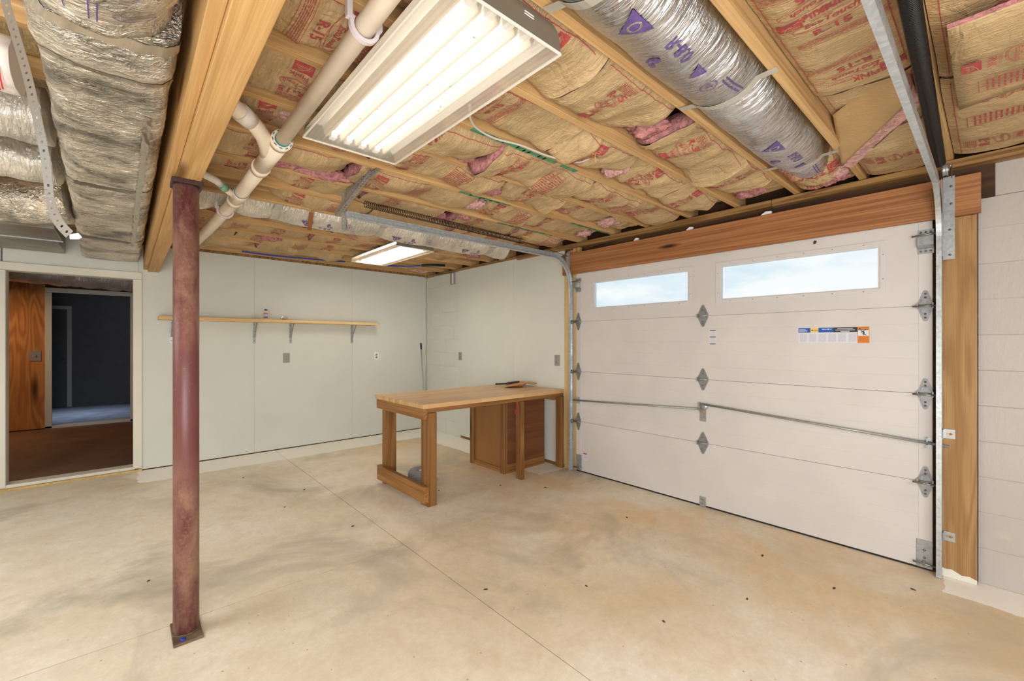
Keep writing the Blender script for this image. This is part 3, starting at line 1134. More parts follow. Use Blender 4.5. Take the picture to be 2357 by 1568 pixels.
def batt(y0, y1, x0, x1, zedge=2.50, sag=0.05, amp=0.012, seed=0, rv='R-30', style='stack', e0=0.0, e1=0.0, mat=None, body=True, parent=None, step=0.014, lean=0.0):
    y0 += 0.003
    y1 -= 0.003
    L = x1 - x0

    def h(x, y):
        u = (x - x0)
        v = clampf((y - y0) / (y1 - y0))
        bow = (1 - (2 * v - 1) ** 4)
        q = Vector((x * 2.9 + seed * 5.3, y * 2.6 + seed * 2.9, seed))
        z = zedge - sag * bow * (0.78 + 0.95 * noise.noise(q))
        z += lean * (v - 0.5)
        q2 = Vector((x * 6.5 + seed, y * 3.5 - x * 2, seed * 1.7))
        q3 = Vector((x * 27 + y * 9 + seed, y * 4, seed * 0.7))
        z -= amp * 1.15 * (1.0 - 2.4 * abs(noise.noise(q2))) * (0.4 + 0.6 * bow)
        z -= amp * 0.42 * (1.0 - 2.4 * abs(noise.noise(q3))) * (0.5 + 0.5 * bow)
        a = clampf(1 - u / 0.14)
        b = clampf(1 - (L - u) / 0.14)
        z += e0 * a * a + e1 * b * b
        if x < 1.16 and 0.9 < y < 2.26:
            z = max(z, 2.447)
        elif abs(x - 0.55) < 0.1:
            z = max(z, 2.402)
        elif 1.98 < x < 2.52 and 3.9 < y < 5.25:
            z = max(z, 2.446)
        z = max(z, 2.352)
        return min(z, SUB - 0.05)

    nx = max(4, int(L / step))
    ny = 22
    bm = bmesh.new()
    g = []
    for i in range(nx + 1):
        x = x0 + L * i / nx
        row = []
        for j in range(ny + 1):
            y = y0 + (y1 - y0) * j / ny
            xe = x + (0.012 * noise.noise(Vector((y * 9, seed, 1.0))) if i in (0, nx) else 0)
            row.append(bm.verts.new((xe, y, h(x, y))))
        g.append(row)
    for i in range(nx):
        for j in range(ny):
            f = bm.faces.new((g[i][j], g[i][j + 1], g[i + 1][j + 1], g[i + 1][j]))
            f.smooth = True
    o = obj('insulation_batt', bm, mat or M_paper, parent or ce, fix=False)
    # pink glass wool above the paper, showing at the ends
    if body:
        bm = bmesh.new()
        nb, nv = max(3, int(L / 0.07)), 8
        bot, top = [], []
        for i in range(nb + 1):
            x = x0 + 0.006 + (L - 0.012) * i / nb
            rb, rt = [], []
            for j in range(nv + 1):
                y = y0 + 0.004 + (y1 - y0 - 0.008) * j / nv
                z = h(x, y) + 0.012 + (0.012 if 0 < i < nb else 0)
                zt = min(z + 0.085, SUB - 0.004)
                rb.append(bm.verts.new((x, y, min(z, zt - 0.01))))
                rt.append(bm.verts.new((x + 0.02 * noise.noise(Vector((y * 20, seed, 4))), y, zt)))
            bot.append(rb)
            top.append(rt)
        for i in range(nb):
            for j in range(nv):
                bm.faces.new((bot[i][j], bot[i][j + 1], bot[i + 1][j + 1], bot[i + 1][j]))
                bm.faces.new((top[i][j], top[i + 1][j], top[i + 1][j + 1], top[i][j + 1]))
        for k in (0, nb):
            for j in range(nv):
                bm.faces.new((bot[k][j], top[k][j], top[k][j + 1], bot[k][j + 1]))
        for j in (0, nv):
            for i in range(nb):
                bm.faces.new((bot[i][j], bot[i + 1][j], top[i + 1][j], top[i][j]))
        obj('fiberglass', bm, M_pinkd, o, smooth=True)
    # print
    F = Flat()
    cy = (y0 + y1) / 2
    rnd = random.Random(seed * 13 + 5)
    sgn = 1 if rnd.random() > 0.4 else -1
    if style == 'stack':
        x = x0 + 0.14 + rnd.random() * 0.1
        k = 0
        while x < x1 - 0.1:
            if k % 2 == 0:
                F.merge(stack(rv), x, cy, R(90) * 0 + (0 if sgn > 0 else math.pi))
            else:
                F.merge(columns(0.13, 0.22), x, cy)
            x += 0.27 + rnd.random() * 0.16
            k += 1
        F.rect(x0 + 0.02, x1 - 0.02, y0 + 0.03, y0 + 0.0325)
        F.rect(x0 + 0.02, x1 - 0.02, y1 - 0.0325, y1 - 0.03)
    elif style == 'big':
        x = x0 + 0.2
        k = 0
        while x < x1 - 0.14:
            F.merge(big(rv), x, cy, R(-90) + (math.pi if k % 2 else 0))
            x += 0.20 if k % 2 == 0 else 0.36
            k += 1
        F.rect(x0 + 0.05, x1 - 0.05, y1 - 0.034, y1 - 0.031)
        F.rect(x0 + 0.05, x1 - 0.05, y0 + 0.02, y0 + 0.023)
    if F.v:
        # print plane is seen from below, so mirror it: flat y runs towards -y of the room
        lo = (y0 + y1)

        def fn(a, b, lay):
            yy = clampf(lo - b, y0 + 0.002, y1 - 0.002)
            xx = clampf(a, x0 + 0.002, x1 - 0.002)
            return Vector((xx, yy, h(xx, yy) - 0.004 - 0.0015 * lay))

        bm = F.build(fn, 0.02)
        obj('printed_text', bm, [M_red, mat or M_paper], o, fix=False)['kind'] = 'stuff'
    return o


def bay(i):
    return JC[i] + 0.019, JC[i + 1] - 0.019


def tuft(x, y, z, s, seed, parent=None, mat=None, name='fiberglass_tuft'):
    bm = bmesh.new()
    bmesh.ops.create_icosphere(bm, subdivisions=4, radius=1)
    for v in bm.verts:
        q = v.co.copy()
        k = 1 + 0.45 * noise.noise(q * 1.8 + Vector((seed, 0, 0))) + 0.26 * noise.noise(q * 4.5 + Vector((0, seed, 0))) + 0.14 * noise.noise(q * 11)
        v.co = Vector((x + q.x * s[0] * k, y + q.y * s[1] * k, z + 0.014 + q.z * s[2] * 1.15 * k))
    return obj(name, bm, mat or M_pink, parent or ce, smooth=True)


sd = 1
plan = {
    0: [(0.3, 1.3, 2.52, .03, .006, 'R-30', 'stack', 0, 0), (1.3, 2.55, 2.52, .03, .006, 'R-30', 'stack', 0, -.02), (2.58, 3.56, 2.475, .03, .006, 'R-30', 'stack', .03, .0)],
    1: [(0.3, 2.36, 2.515, .03, .008, 'R-15', 'big', 0, .0), (2.40, 2.98, 2.53, .03, .006, 'R-30', 'stack', 0, 0), (2.98, 3.56, 2.47, .045, .006, 'R-30', 'stack', .05, .0)],
    3: [(0.3, 1.36, 2.50, .05, .010, 'R-15', 'big', 0, -.03), (1.38, 1.92, 2.48, .05, .014, 'R-15', 'stack', 0, .03), (2.1, 2.72, 2.49, .06, .018, 'R-30', 'stack', 0, -.06), (2.74, 3.2, 2.49, .06, .014, 'R-30', 'stack', .02, 0), (3.22, 3.56, 2.52, .03, .014, 'R-30', 'none', .0, 0)],
    4: [(0.3, 1.72, 2.50, .06, .010, 'R-15', 'big', 0, -.02), (1.74, 2.28, 2.49, .075, .02, 'R-30', 'stack', .03, .06), (2.36, 2.86, 2.49, .06, .018, 'R-30', 'stack', .07, .0), (2.9, 3.32, 2.48, .06, .014, 'R-30', 'stack', .03, 0), (3.32, 3.57, 2.53, .03, .014, 'R-30', 'none', .0, 0)],
    5: [(0.3, 0.95, 2.49, .05, .010, 'R-15', 'stack', 0, -.02), (0.97, 1.55, 2.47, .07, .014, 'R-30', 'stack', 0, .03), (1.52, 2.32, 2.47, .07, .018, 'R-30', 'stack', -.03, .02), (2.38, 2.96, 2.48, .06, .016, 'R-30', 'stack', .03, .0), (2.96, 3.5, 2.49, .05, .012, 'R-30', 'stack', 0, 0)],
    6: [(0.3, 1.02, 2.48, .06, .012, 'R-15', 'stack', 0, .0), (1.05, 1.9, 2.47, .07, .012, 'R-19', 'stack', 0, .03), (1.98, 2.5, 2.48, .06, .018, 'R-30', 'stack', .05, -.03), (2.52, 3.2, 2.48, .05, .012, 'R-30', 'stack', .0, .03), (3.2, 3.56, 2.5, .04, .016, 'R-30', 'none', 0, 0)],
    7: [(0.3, 1.05, 2.47, .08, .012, 'R-19', 'stack', 0, .04), (1.07, 2.0, 2.46, .07, .010, 'R-19', 'stack', .0, .04), (2.08, 2.62, 2.48, .06, .018, 'R-30', 'stack', .05, .0), (2.64, 3.3, 2.48, .06, .012, 'R-30', 'stack', .03, .0)],
    8: [(0.3, 0.66, 2.50, .06, .012, 'R-19', 'stack', 0, .04), (0.7, 1.3, 2.47, .05, .010, 'R-19', 'stack', .06, .02), (1.32, 1.95, 2.47, .06, .010, 'R-19', 'stack', .02, .0), (2.1, 2.75, 2.47, .07, .014, 'R-30', 'stack', .0, .02), (2.77, 3.4, 2.47, .08, .014, 'R-30', 'stack', .0, .05)],
    9: [(0.75, 1.5, 2.48, .07, .010, 'R-19', 'stack', .12, .02), (1.5, 2.3, 2.48, .06, .012, 'R-19', 'none', .0, .02), (2.3, 3.2, 2.48, .06, .012, 'R-30', 'stack', .0, .05)],
    11: [(0.3, 1.5, 2.47, .07, .012, 'R-19', 'stack', .0, .03), (1.52, 2.4, 2.46, .07, .014, 'R-19', 'stack', .0, .03), (2.5, 3.3, 2.46, .08, .012, 'R-19', 'stack', .0, .05)],
    12: [(0.3, 1.4, 2.46, .08, .014, 'R-19', 'stack', .0, .03), (1.42, 2.1, 2.46, .08, .014, 'R-19', 'stack', .0, .03), (2.5, 3.2, 2.46, .07, .012, 'R-19', 'stack', .0, .05)],
    13: [(0.3, 0.8, 2.45, .08, .014, 'R-19', 'stack', .0, .03), (0.82, 2.0, 2.46, .09, .016, 'R-19', 'stack', .03, .03)],
    14: [(0.4, 1.05, 2.44, .11, .018, 'R-19', 'none', .05, .04), (1.08, 2.0, 2.44, .11, .018, 'R-19', 'none', .05, .05)],
    15: [(0.4, 1.6, 2.46, .06, .018, 'R-19', 'none', .05, .04)],
}
for bi, segs in plan.items():
    a, b = bay(bi)
    for (x0, x1, ze, sg, am, rv, st, e0, e1) in segs:
        sd += 1
        if bi >= 11:
            ze, sg = ze + 0.04, sg * 0.75
        elif bi >= 6:
            ze, sg = ze + 0.02, sg * 0.85
        batt(a, b, x0, x1, ze, sg, am, sd, rv, st, e0, e1)
# crumpled paper and torn glass wool in the gaps
a, b = bay(2)
batt(a, b, 2.98, 3.55, 2.50, .05, .03, 77, 'R-30', 'stack', .03, .0)
for (x, y, z, s) in ((2.45, 0.88, 2.56, (.16, .05, .06)), (3.02, 0.84, 2.46, (.12, .04, .045)), (3.22, 0.74, 2.44, (.07, .06, .04)), (3.3, 0.66, 2.46, (.08, .06, .05)), (3.42, 0.70, 2.46, (.07, .08, .05)),
                     (2.04, 1.20, 2.50, (.09, .10, .04)), (2.32, 1.60, 2.47, (.06, .10, .04)), (2.88, 1.62, 2.475, (.05, .1, .03)), (3.3, 1.6, 2.47, (.06, .1, .03)), (2.35, 1.95, 2.475, (.05, .1, .03)), (1.94, 2.38, 2.455, (.06, .07, .028)),
                     (1.50, 2.07, 2.47, (.1, .04, .03)), (0.62, 2.29, 2.50, (.12, .08, .04)), (0.95, 2.86, 2.45, (.16, .045, .035)), (0.70, 2.86, 2.46, (.16, .045, .035)), (2.04, 2.73, 2.45, (.06, .09, .03)), (2.0, 3.18, 2.455, (.07, .06, .028)),
                     (2.16, 3.02, 2.435, (.05, .05, .02)), (3.3, 2.36, 2.47, (.08, .1, .03)), (3.42, 1.98, 2.48, (.08, .1, .03)), (3.4, 1.2, 2.48, (.06, .1, .04)), (3.44, 2.75, 2.47, (.07, .09, .03)), (2.2, 4.9, 2.46, (.1, .1, .04)), (3.2, 4.3, 2.46, (.1, .1, .04)), (3.3, 5.8, 2.47, (.2, .08, .04)), (1.1, 4.9, 2.44, (.1, .06, .04))):
    sd += 1
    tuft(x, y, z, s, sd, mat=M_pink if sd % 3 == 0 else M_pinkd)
# open ends near the header: dark crumpled paper
for i in (3, 5, 6, 7, 8):
    a, b = bay(i)
    tuft(3.45, (a + b) / 2, 2.53, (.12, .17, .05), i * 3.7, mat=M_paper, name='crumpled_paper')
for i in range(0, 15):
    a, b = bay(i)
    batt(a + .04, b + .04, -2.6, 0.18, 2.52, .03, .012, 200 + i, 'R-19', 'none', body=False, step=0.05)

# the batt flap that hangs down beside the wide duct
fp = thing('insulation_flap', 'kraft faced batt corner hanging loose with its pink edge showing, above the garage door', 'insulation', (2.8, 0.45, 2.42))
A = Vector((2.60, 0.53, 2.50))      # fold line start (by the joist)
B = Vector((2.36, 0.27, 2.52))
C = Vector((3.16, 0.60, 2.422))     # drooping tip
D = Vector((2.55, 0.235, 2.44))


def flap_grid(off, inset=0.0):
    rows = []
    for i in range(15):
        s = i / 14
        l = A.lerp(B, s)
        r_ = C.lerp(D, s)
        row = []
        for j in range(11):
            t = j / 10 * (1 - inset)
            p = l.lerp(r_, t)
            p = p + Vector((0, 0, -0.02 * math.sin(math.pi * t) + off + 0.004 * noise.noise(Vector((s * 5, t * 5, 2)))))
            row.append(p)
        rows.append(row)
    return rows


def grid_bm(rows, thick):
    bm = bmesh.new()
    tv = Vector((0, 0, thick)) if not isinstance(thick, Vector) else thick
    lo = [[bm.verts.new(p) for p in r_] for r_ in rows]
    hi = [[bm.verts.new(p + tv) for p in r_] for r_ in rows]
    n, m = len(rows) - 1, len(rows[0]) - 1
    for i in range(n):
        for j in range(m):
            bm.faces.new((lo[i][j], lo[i][j + 1], lo[i + 1][j + 1], lo[i + 1][j])).smooth = True
            bm.faces.new((hi[i][j], hi[i + 1][j], hi[i + 1][j + 1], hi[i][j + 1])).smooth = True
    for i in range(n):
        for j in (0, m):
            bm.faces.new((lo[i][j], lo[i + 1][j], hi[i + 1][j], hi[i][j]))
    for j in range(m):
        for i in (0, n):
            bm.faces.new((lo[i][j], hi[i][j], hi[i][j + 1], lo[i][j + 1]))
    return bm


obj('paper_facing', grid_bm(flap_grid(0), 0.002), M_paper2, fp)
fr_ = flap_grid(0.0035)
for row in fr_:
    for j, p in enumerate(row):
        p.x += 0.012 * j / 10
obj('fiberglass', grid_bm(fr_, Vector((0.075, -0.03, 0.0))), M_pink, fp)

# flat batt laid across under the joists right of the spring
rb = thing('loose_batt', 'flat kraft faced batt hanging at a slant right of the black spring', 'insulation', (2.5, 0.0, 2.42))
rows = []
for i in range(12):
    s = i / 11
    row = []
    for j in range(9):
        t = j / 8
        x = 2.05 + 0.75 * s * (1 - 0.28 * t)
        y = 0.105 - 0.55 * t
        row.append(Vector((x, y, 2.425 - 0.012 * math.sin(s * 3) + 0.006 * noise.noise(Vector((x * 4, y * 4, 3))))))
    rows.append(row)
obj('paper_facing', grid_bm(rows, 0.002), M_paper, rb)
rr = [[p + Vector((-.004, 0, .004)) for p in r_] for r_ in rows]
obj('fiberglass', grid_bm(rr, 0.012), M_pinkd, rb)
Fl = Flat()
Fl.merge(stack('R-30', False), 0, 0, 0)
Fl.merge(columns(0.12, 0.2), 0.2, 0)


def fnb(a, b, lay):
    x, y = 2.34 + a, -0.06 - b
    return Vector((x, y, 2.413 + 0.012 - 0.012 * math.sin((x - 2.05) / 0.75 * 3) - 0.016 - 0.001 * lay))


obj('printed_text', Fl.build(fnb, 0.04), [M_red, M_paper], rb, fix=False)['kind'] = 'stuff'

# ------------------------------------------------------------------ BEAM AND STEEL POST
be = struct('beam', loc=(0.21, 3, 2.14))
obj('ply', box(0.176, 0.266, -3.2, 4.62, 2.14, 2.437, 0.002), M_joistY, be)
obj('ply', box(0.176, 0.266, 4.622, 6.105, 2.141, 2.437, 0.002), M_joistY, be)
obj('ply', box(0.140, 0.1755, -3.2, 6.105, 2.162, 2.437, 0.002), M_joistY, be)
po = thing('steel_post', 'maroon painted round steel post with dusty patches under the timber beam', 'post', (0.214, 2.565, 0))
bm = bmesh.new()
lathe(bm, [(0.0508, 0.013), (0.0508, 2.118)], (0.214, 2.565, 0), 40)
obj('shaft', bm, M_post, po)
bm = bmesh.new()
bx(bm, 0.159, 0.271, 2.461, 2.669, 0.0, 0.012)
bmesh.ops.bevel(bm, geom=bm.edges[:], offset=0.002, segments=1, affect='EDGES')
obj('base_plate', bm, plain('rusty_plate', (120, 100, 82), 0.6, 0.4, var=0.3, vscale=18), po)
bm = bmesh.new()
tube(bm, [(0.214 + 0.052 * math.cos(a), 2.565 + 0.052 * math.sin(a), 0.0135) for a in [R(i * 15) for i in range(25)]], 0.003, 6, cap=False)
obj('weld_bead', bm, plain('weld', (112, 92, 76), 0.55, 0.3, var=0.3, vscale=60), po)
bm = bmesh.new()
lathe(bm, [(0.012, 0.012), (0.012, 0.016), (0.006, 0.018)], (0.195, 2.487, 0), 6)
obj('anchor_bolt', bm, M_blue, po)
obj('cap_plate', box(0.156, 0.276, 2.50, 2.63, 2.118, 2.139, 0.002), plain('dark_cap', (60, 36, 34), 0.5, 0.3), po)

# ------------------------------------------------------------------ GARAGE DOOR
gd = struct('door_1', loc=(3.61, 1.62, 0.0))
XD, YL, YRt, SEC = 3.61, 2.994, 0.246, 0.5334
WN = ((1.75, 2.768, 1.732, 2.0), (0.487, 1.494, 1.725, 2.0))


def rib_profile(z0, z1):
    pts = []
    n = 5
    zs = [z0 + (z1 - z0) * k / n for k in range(n + 1)]
    out = [(0, zs[0] + 0.0005)]
    for z in zs[1:-1]:
        out += [(0, z - 0.0025), (0.0009, z), (0, z + 0.0025)]
    out.append((0, zs[-1] - 0.0005))
    return out


for k in range(4):
    z0, z1 = k * SEC + 0.0006, (k + 1) * SEC - 0.0006
    if k == 0:
        z0 = 0.012
    bm = bmesh.new()
    if k < 3:
        prof = rib_profile(z0, z1)
        poly = [(x, z) for x, z in prof] + [(0.04, z1 - 0.0005), (0.04, z0 + 0.0005)]
        prism(bm, poly, (XD, YRt, 0), (1, 0, 0), (0, 0, 1), (0, YL - YRt, 0))
    else:
        bx(bm, XD, XD + 0.04, YRt, YL, z0, 1.725)
        bx(bm, XD, XD + 0.04, YRt, YL, 2.0, z1)
        bx(bm, XD, XD + 0.04, YRt, 0.487, 1.725, 2.0)
        bx(bm, XD, XD + 0.04, 1.494, 1.75, 1.725, 2.0)
        bx(bm, XD, XD + 0.04, 2.768, YL, 1.725, 2.0)
        for zz in (1.87, 1.77, 1.98):
            pass
    obj('section', bm, M_door, gd)
    for yy in (YRt + 0.0305, YL - 0.0305):
        obj('end_stile', box(XD - 0.0022, XD, yy - 0.0305, yy + 0.0305, z0 + 0.001, z1 - 0.001, 0.0005), M_door, gd)
# dark strips added so the section seams read as shaded gaps
for k in (1, 2, 3):
    obj('seam_shade', box(XD + 0.004, XD + 0.03, YRt + 0.003, YL - 0.003, k * SEC - 0.0010, k * SEC + 0.0010), M_hole, gd)
obj('bottom_seal', box(XD + 0.002, XD + 0.036, YRt, YL, 0.0, 0.0115), M_black, gd)
for (a, b, c, d) in WN:
    fw = obj('window_frame', (lambda bm: (bx(bm, XD - 0.006, XD, a - 0.028, b + 0.028, d, d + 0.028), bx(bm, XD - 0.006, XD, a - 0.028, b + 0.028, c - 0.028, c), bx(bm, XD - 0.006, XD, a - 0.028, a, c, d), bx(bm, XD - 0.006, XD, b, b + 0.028, c, d),
                                               bx(bm, XD, XD + 0.035, b - 0.012, b, c, d), bx(bm, XD, XD + 0.035, a, a + 0.012, c, d), bx(bm, XD, XD + 0.035, a + 0.012, b - 0.012, d - 0.008, d), bx(bm, XD, XD + 0.035, a + 0.012, b - 0.012, c, c + 0.008), bm)[-1])(bmesh.new()), M_frame, gd)
    obj('pane', box(XD + 0.018, XD + 0.022, a + 0.012, b - 0.012, c + 0.008, d - 0.008), M_glass, fw)
    bm = bmesh.new()
    n = 6
    for i in range(n):
        yy = a + (b - a) * (i + 0.5) / n
        for zz in (c - 0.014, d + 0.014):
            lathe(bm, [(0.004, 0.0), (0.003, -0.002), (0.0, -0.0025)], (XD - 0.006, yy, zz), 8, axis='X')
    for zz in (c + 0.06, d - 0.06):
        for yy in (a - 0.014, b + 0.014):
            lathe(bm, [(0.004, 0.0), (0.003, -0.002), (0.0, -0.0025)], (XD - 0.006, yy, zz), 8, axis='X')
    obj('screw', bm, M_greyp, fw)['kind'] = 'stuff'


def rounded_diamond(w, h, flat=0.012):
    """upper half leaf: base width w at 0, tapering to a rounded tip at h"""
    out = [(-w, 0), (-w, 0.012)]
    for i in range(7):
        a = R(180 - 30 - i * 20)
        out.append((flat * math.cos(a), h - flat + flat * math.sin(a)))
    out += [(w, 0.012), (w, 0)]
    return out


def hinge(y, z, w, h, stem=0):
    hg = bpy.data.objects.new('hinge', None)
    COL.objects.link(hg)
    hg.parent = gd
    hg.location = Vector((XD, y, z)) - wloc(gd)
    WL[hg.name] = Vector((XD, y, z))
    for s in (1, -1):
        bm = bmesh.new()
        prism(bm, rounded_diamond(w, h), (XD - 0.0028, y, z + s * 0.004), (0, -1, 0), (0, 0, s), (-0.0025, 0, 0))
        # raised web towards the knuckle
        prism(bm, [(-w * 0.8, 0), (-w * 0.45, h * 0.42), (w * 0.45, h * 0.42), (w * 0.8, 0)], (XD - 0.0053, y, z + s * 0.004), (0, -1, 0), (0, 0, s), (-0.005, 0, 0))
        obj('leaf', bm, M_hinge, hg)
        bm = bmesh.new()
        for yy, zz in ((0, h * 0.80), (0, h * 0.56)):
            lathe(bm, [(0.006, 0), (0.006, -0.004), (0.0, -0.006)], (XD - 0.0053 - (0.0 if zz > h * .6 else 0.0), y + yy, z + s * zz), 6, axis='X')
        obj('bolt', bm, M_bolt, hg)['kind'] = 'stuff'
    bm = bmesh.new()
    tube(bm, [(XD - 0.016, y - w * 0.95, z), (XD - 0.016, y + w * 0.95, z)], 0.0075, 12)
    for s in (-1, 1):
        bx(bm, XD - 0.024, XD - 0.003, y + s * w - 0.003, y + s * w + 0.003, z - 0.016, z + 0.016)
    obj('knuckle', bm, M_steel, hg)
    if stem:
        bm = bmesh.new()
        y2 = y - stem * 0.058
        tube(bm, [(XD - 0.03, y + stem * 0.055, z - 0.004), (XD - 0.03, y2, z - 0.004)], 0.0055, 10)
        obj('roller_stem', bm, M_bolt, hg)
        bm = bmesh.new()
        lathe(bm, [(0.008, -0.006), (0.021, -0.006), (0.019, 0), (0.021, 0.006), (0.008, 0.006)], (XD - 0.03, y2, z - 0.004), 20, axis='Y')
        obj('roller', bm, M_bolt, hg)


for z in (SEC, 2 * SEC, 3 * SEC):
    hinge(1.628, z, 0.042, 0.088)
    hinge(0.277, z, 0.034, 0.09, stem=1)
    hinge(2.965, z, 0.034, 0.09, stem=-1)


def top_bracket(y, s):
    b = bpy.data.objects.new('top_bracket', None)
    COL.objects.link(b)
    b.parent = gd
    b.location = Vector((XD, y, 1.99)) - wloc(gd)
    WL[b.name] = Vector((XD, y, 1.99))
    bm = bmesh.new()
    bx(bm, XD - 0.005, XD - 0.0025, y - 0.036, y + 0.036, 2.025, 2.062)
    bx(bm, XD - 0.005, XD - 0.0025, y - 0.036, y + 0.036, 1.915, 1.945)
    prism(bm, [(0.005, 2.028), (0.03, 2.02), (0.034, 1.965), (0.005, 1.945), (0.005, 1.948), (0.031, 1.967), (0.027, 2.017), (0.005, 2.025)], (XD, y - 0.036, 0), (-1, 0, 0), (0, 0, 1), (0, 0.072, 0))
    obj('plate', bm, M_galv, b)
    bm = bmesh.new()
    for yy in (-0.022, 0, 0.022):
        for zz in (2.045, 1.93):
            lathe(bm, [(0.006, 0), (0.006, -0.004), (0.0, -0.006)], (XD - 0.005, y + yy, zz), 6, axis='X')
    obj('bolt', bm, M_bolt, b)['kind'] = 'stuff'
    bm = bmesh.new()
    tube(bm, [(XD - 0.04, y + s * 0.06, 2.02), (XD - 0.04, y - s * 0.062, 2.028)], 0.0055, 10)
    obj('roller_stem', bm, M_bolt, b)


top_bracket(0.275, 1)
top_bracket(2.963, -1)


def bottom_bracket(y, s):
    b = bpy.data.objects.new('bottom_bracket', None)
    COL.objects.link(b)
    b.parent = gd
    b.location = Vector((XD, y, 0.1)) - wloc(gd)
    WL[b.name] = Vector((XD, y, 0.1))
    obj('plate', box(XD - 0.0055, XD - 0.0025, y - 0.036, y + 0.036, 0.012, 0.18, 0.0008), M_galv, b)
    bm = bmesh.new()
    for zz in (0.075, 0.12):
        lathe(bm, [(0.007, 0), (0.007, -0.004), (0.0, -0.006)], (XD - 0.0055, y, zz), 6, axis='X')
    obj('bolt', bm, M_bolt, b)['kind'] = 'stuff'
    bm = bmesh.new()
    tube(bm, [(XD - 0.026, y + s * 0.05, 0.045), (XD - 0.026, y - s * 0.06, 0.04)], 0.006, 10)
    bx(bm, XD - 0.03, XD - 0.0058, y - s * 0.0 - 0.004, y + 0.004, 0.03, 0.06)
    obj('roller_stem', bm, M_bolt, b)


bottom_bracket(0.281, 1)
bottom_bracket(2.956, -1)
cb = obj('bottom_clip', box(XD - 0.006, XD, 1.604, 1.655, 0.002, 0.083, 0.001), M_galv, gd)
bm = bmesh.new()
for zz in (0.03, 0.06):
    lathe(bm, [(0.007, 0), (0.007, -0.003), (0.0, -0.004)], (XD - 0.006, 1.63, zz), 10, axis='X')
obj('bolt', bm, M_bolt, cb)['kind'] = 'stuff'

# lock: centre latch, two rods, guides
bm = bmesh.new()
bx(bm, XD - 0.008, XD, 1.603, 1.652, 0.716, 0.80)
prism(bm, [(-0.024, 0.0), (0.024, 0.0), (0.03, 0.04), (0.0, 0.072), (-0.026, 0.05)], (XD - 0.008, 1.628, 0.80), (0, -1, 0), (0, 0, 1), (-0.004, 0, 0))
lk = obj('latch', bm, M_steel, gd)
bm = bmesh.new()
lathe(bm, [(0.03, 0), (0.03, -0.006), (0.008, -0.008), (0.0, -0.008)], (XD - 0.012, 1.615, 0.84), 24, axis='X')
obj('cam_disc', bm, M_galv, lk)
bm = bmesh.new()
bx(bm, XD - 0.04, XD - 0.012, 1.640, 1.650, 0.80, 0.874)
obj('lever', bm, M_steel, lk)
bm = bmesh.new()
bx(bm, XD - 0.022, XD - 0.0085, 1.622, 1.634, 0.792, 0.804)
obj('brass_pin', bm, M_brass, lk)
for nm, a, b in (('lock_rod', (XD - 0.022, 3.03, 0.756), (XD - 0.022, 1.65, 0.818)), ('lock_rod', (XD - 0.026, 1.612, 0.862), (XD - 0.022, 0.175, 0.768))):
    bm = bmesh.new()
    tube(bm, [a, b], 0.0085, 12)
    obj(nm, bm, M_steel, gd)
for y, z in ((0.268, 0.773), (2.962, 0.759)):
    bm = bmesh.new()
    bx(bm, XD - 0.004, XD - 0.0025, y - 0.017, y + 0.017, z - 0.035, z + 0.035)
    bx(bm, XD - 0.034, XD - 0.004, y - 0.003, y + 0.003, z - 0.03, z - 0.0085)
    bx(bm, XD - 0.034, XD - 0.004, y - 0.003, y + 0.003, z + 0.0085, z + 0.03)
    obj('rod_guide', bm, M_galv, gd)


# stickers on the door
def sticker(name, y0, y1, z0, z1, flat, mats, label=None):
    """flat is drawn in metres from the top left corner: x to the viewer's right, y down negative"""
    W_ = y1 - y0

    def fn(a, b, lay):
        return Vector((XD - 0.0006 - 0.00025 * lay, y1 - a, z1 + b))

    bm = flat.build(fn)
    # backing sheet with a little thickness
    bx(bm, XD - 0.0005, XD, y0, y1, z0, z1, 0)
    o = obj(name, bm, mats, gd, fix=False)
    if label:
        o['label'] = label
    return o


Fs = Flat()
w, h = 0.337, 0.106
for k in range(6):
    cx = 0.03 + k * 0.056
    Fs.merge(lines(0.042, 0.058, 12, 3), cx, -0.07)
Fs.rect(0, 0.073, -0.033, 0, 1)
Fs.rect(0.12, 0.206, -0.033, 0, 1)
Fs.rect(0.206, w, -0.033, 0, 2)
Fs.rect(0.073, 0.12, -0.033, 0, 4)
Fs.rect(0.079, 0.086, -0.021, -0.013, 5)
Fs.text('Clopay', 0.012, 0.102, -0.017, 0.01, 5)
for i, ww in enumerate((0.04, 0.05, 0.05)):
    Fs.rect(0.004, 0.004 + ww, -0.012 - i * 0.008, -0.0085 - i * 0.008, 6)
Fs.rect(0.14, 0.17, -0.013, -0.009, 6)
Fs.ring(0.178, -0.011, 0.006, 0.004, 0.004, 6)
Fs.rect(0.187, 0.196, -0.013, -0.009, 6)
for i, ww in enumerate((0.085, 0.105, 0.05)):
    Fs.rect(0.27 - ww / 2, 0.27 + ww / 2, -0.011 - i * 0.009, -0.007 - i * 0.009, 6)
sticker('instruction_label', 0.602, 0.939, 1.374, 1.48, Fs, [M_lbl_wht, M_lbl_blue, M_lbl_blk, M_lbl_gry, M_lbl_yel, M_lbl_blk, M_lbl_wht], 'wide white instruction label with blue, yellow and black heading')
Fo = Flat()
Fo.rect(0.003, 0.059, -0.061, -0.02, 1)
Fo.poly([(0.006, -0.016), (0.018, -0.016), (0.012, -0.005)], 2)
Fo.text('CAUTION', 0.0085, 0.037, -0.008, 0.01, 2)
Fo.rect(0.005, 0.028, -0.0225, -0.0185, 2)
Fo.rect(0.031, 0.056, -0.0225, -0.0185, 2)
Fo.ring(0.021, -0.028, 0.0032, 0.0032, 0.0032, 2)
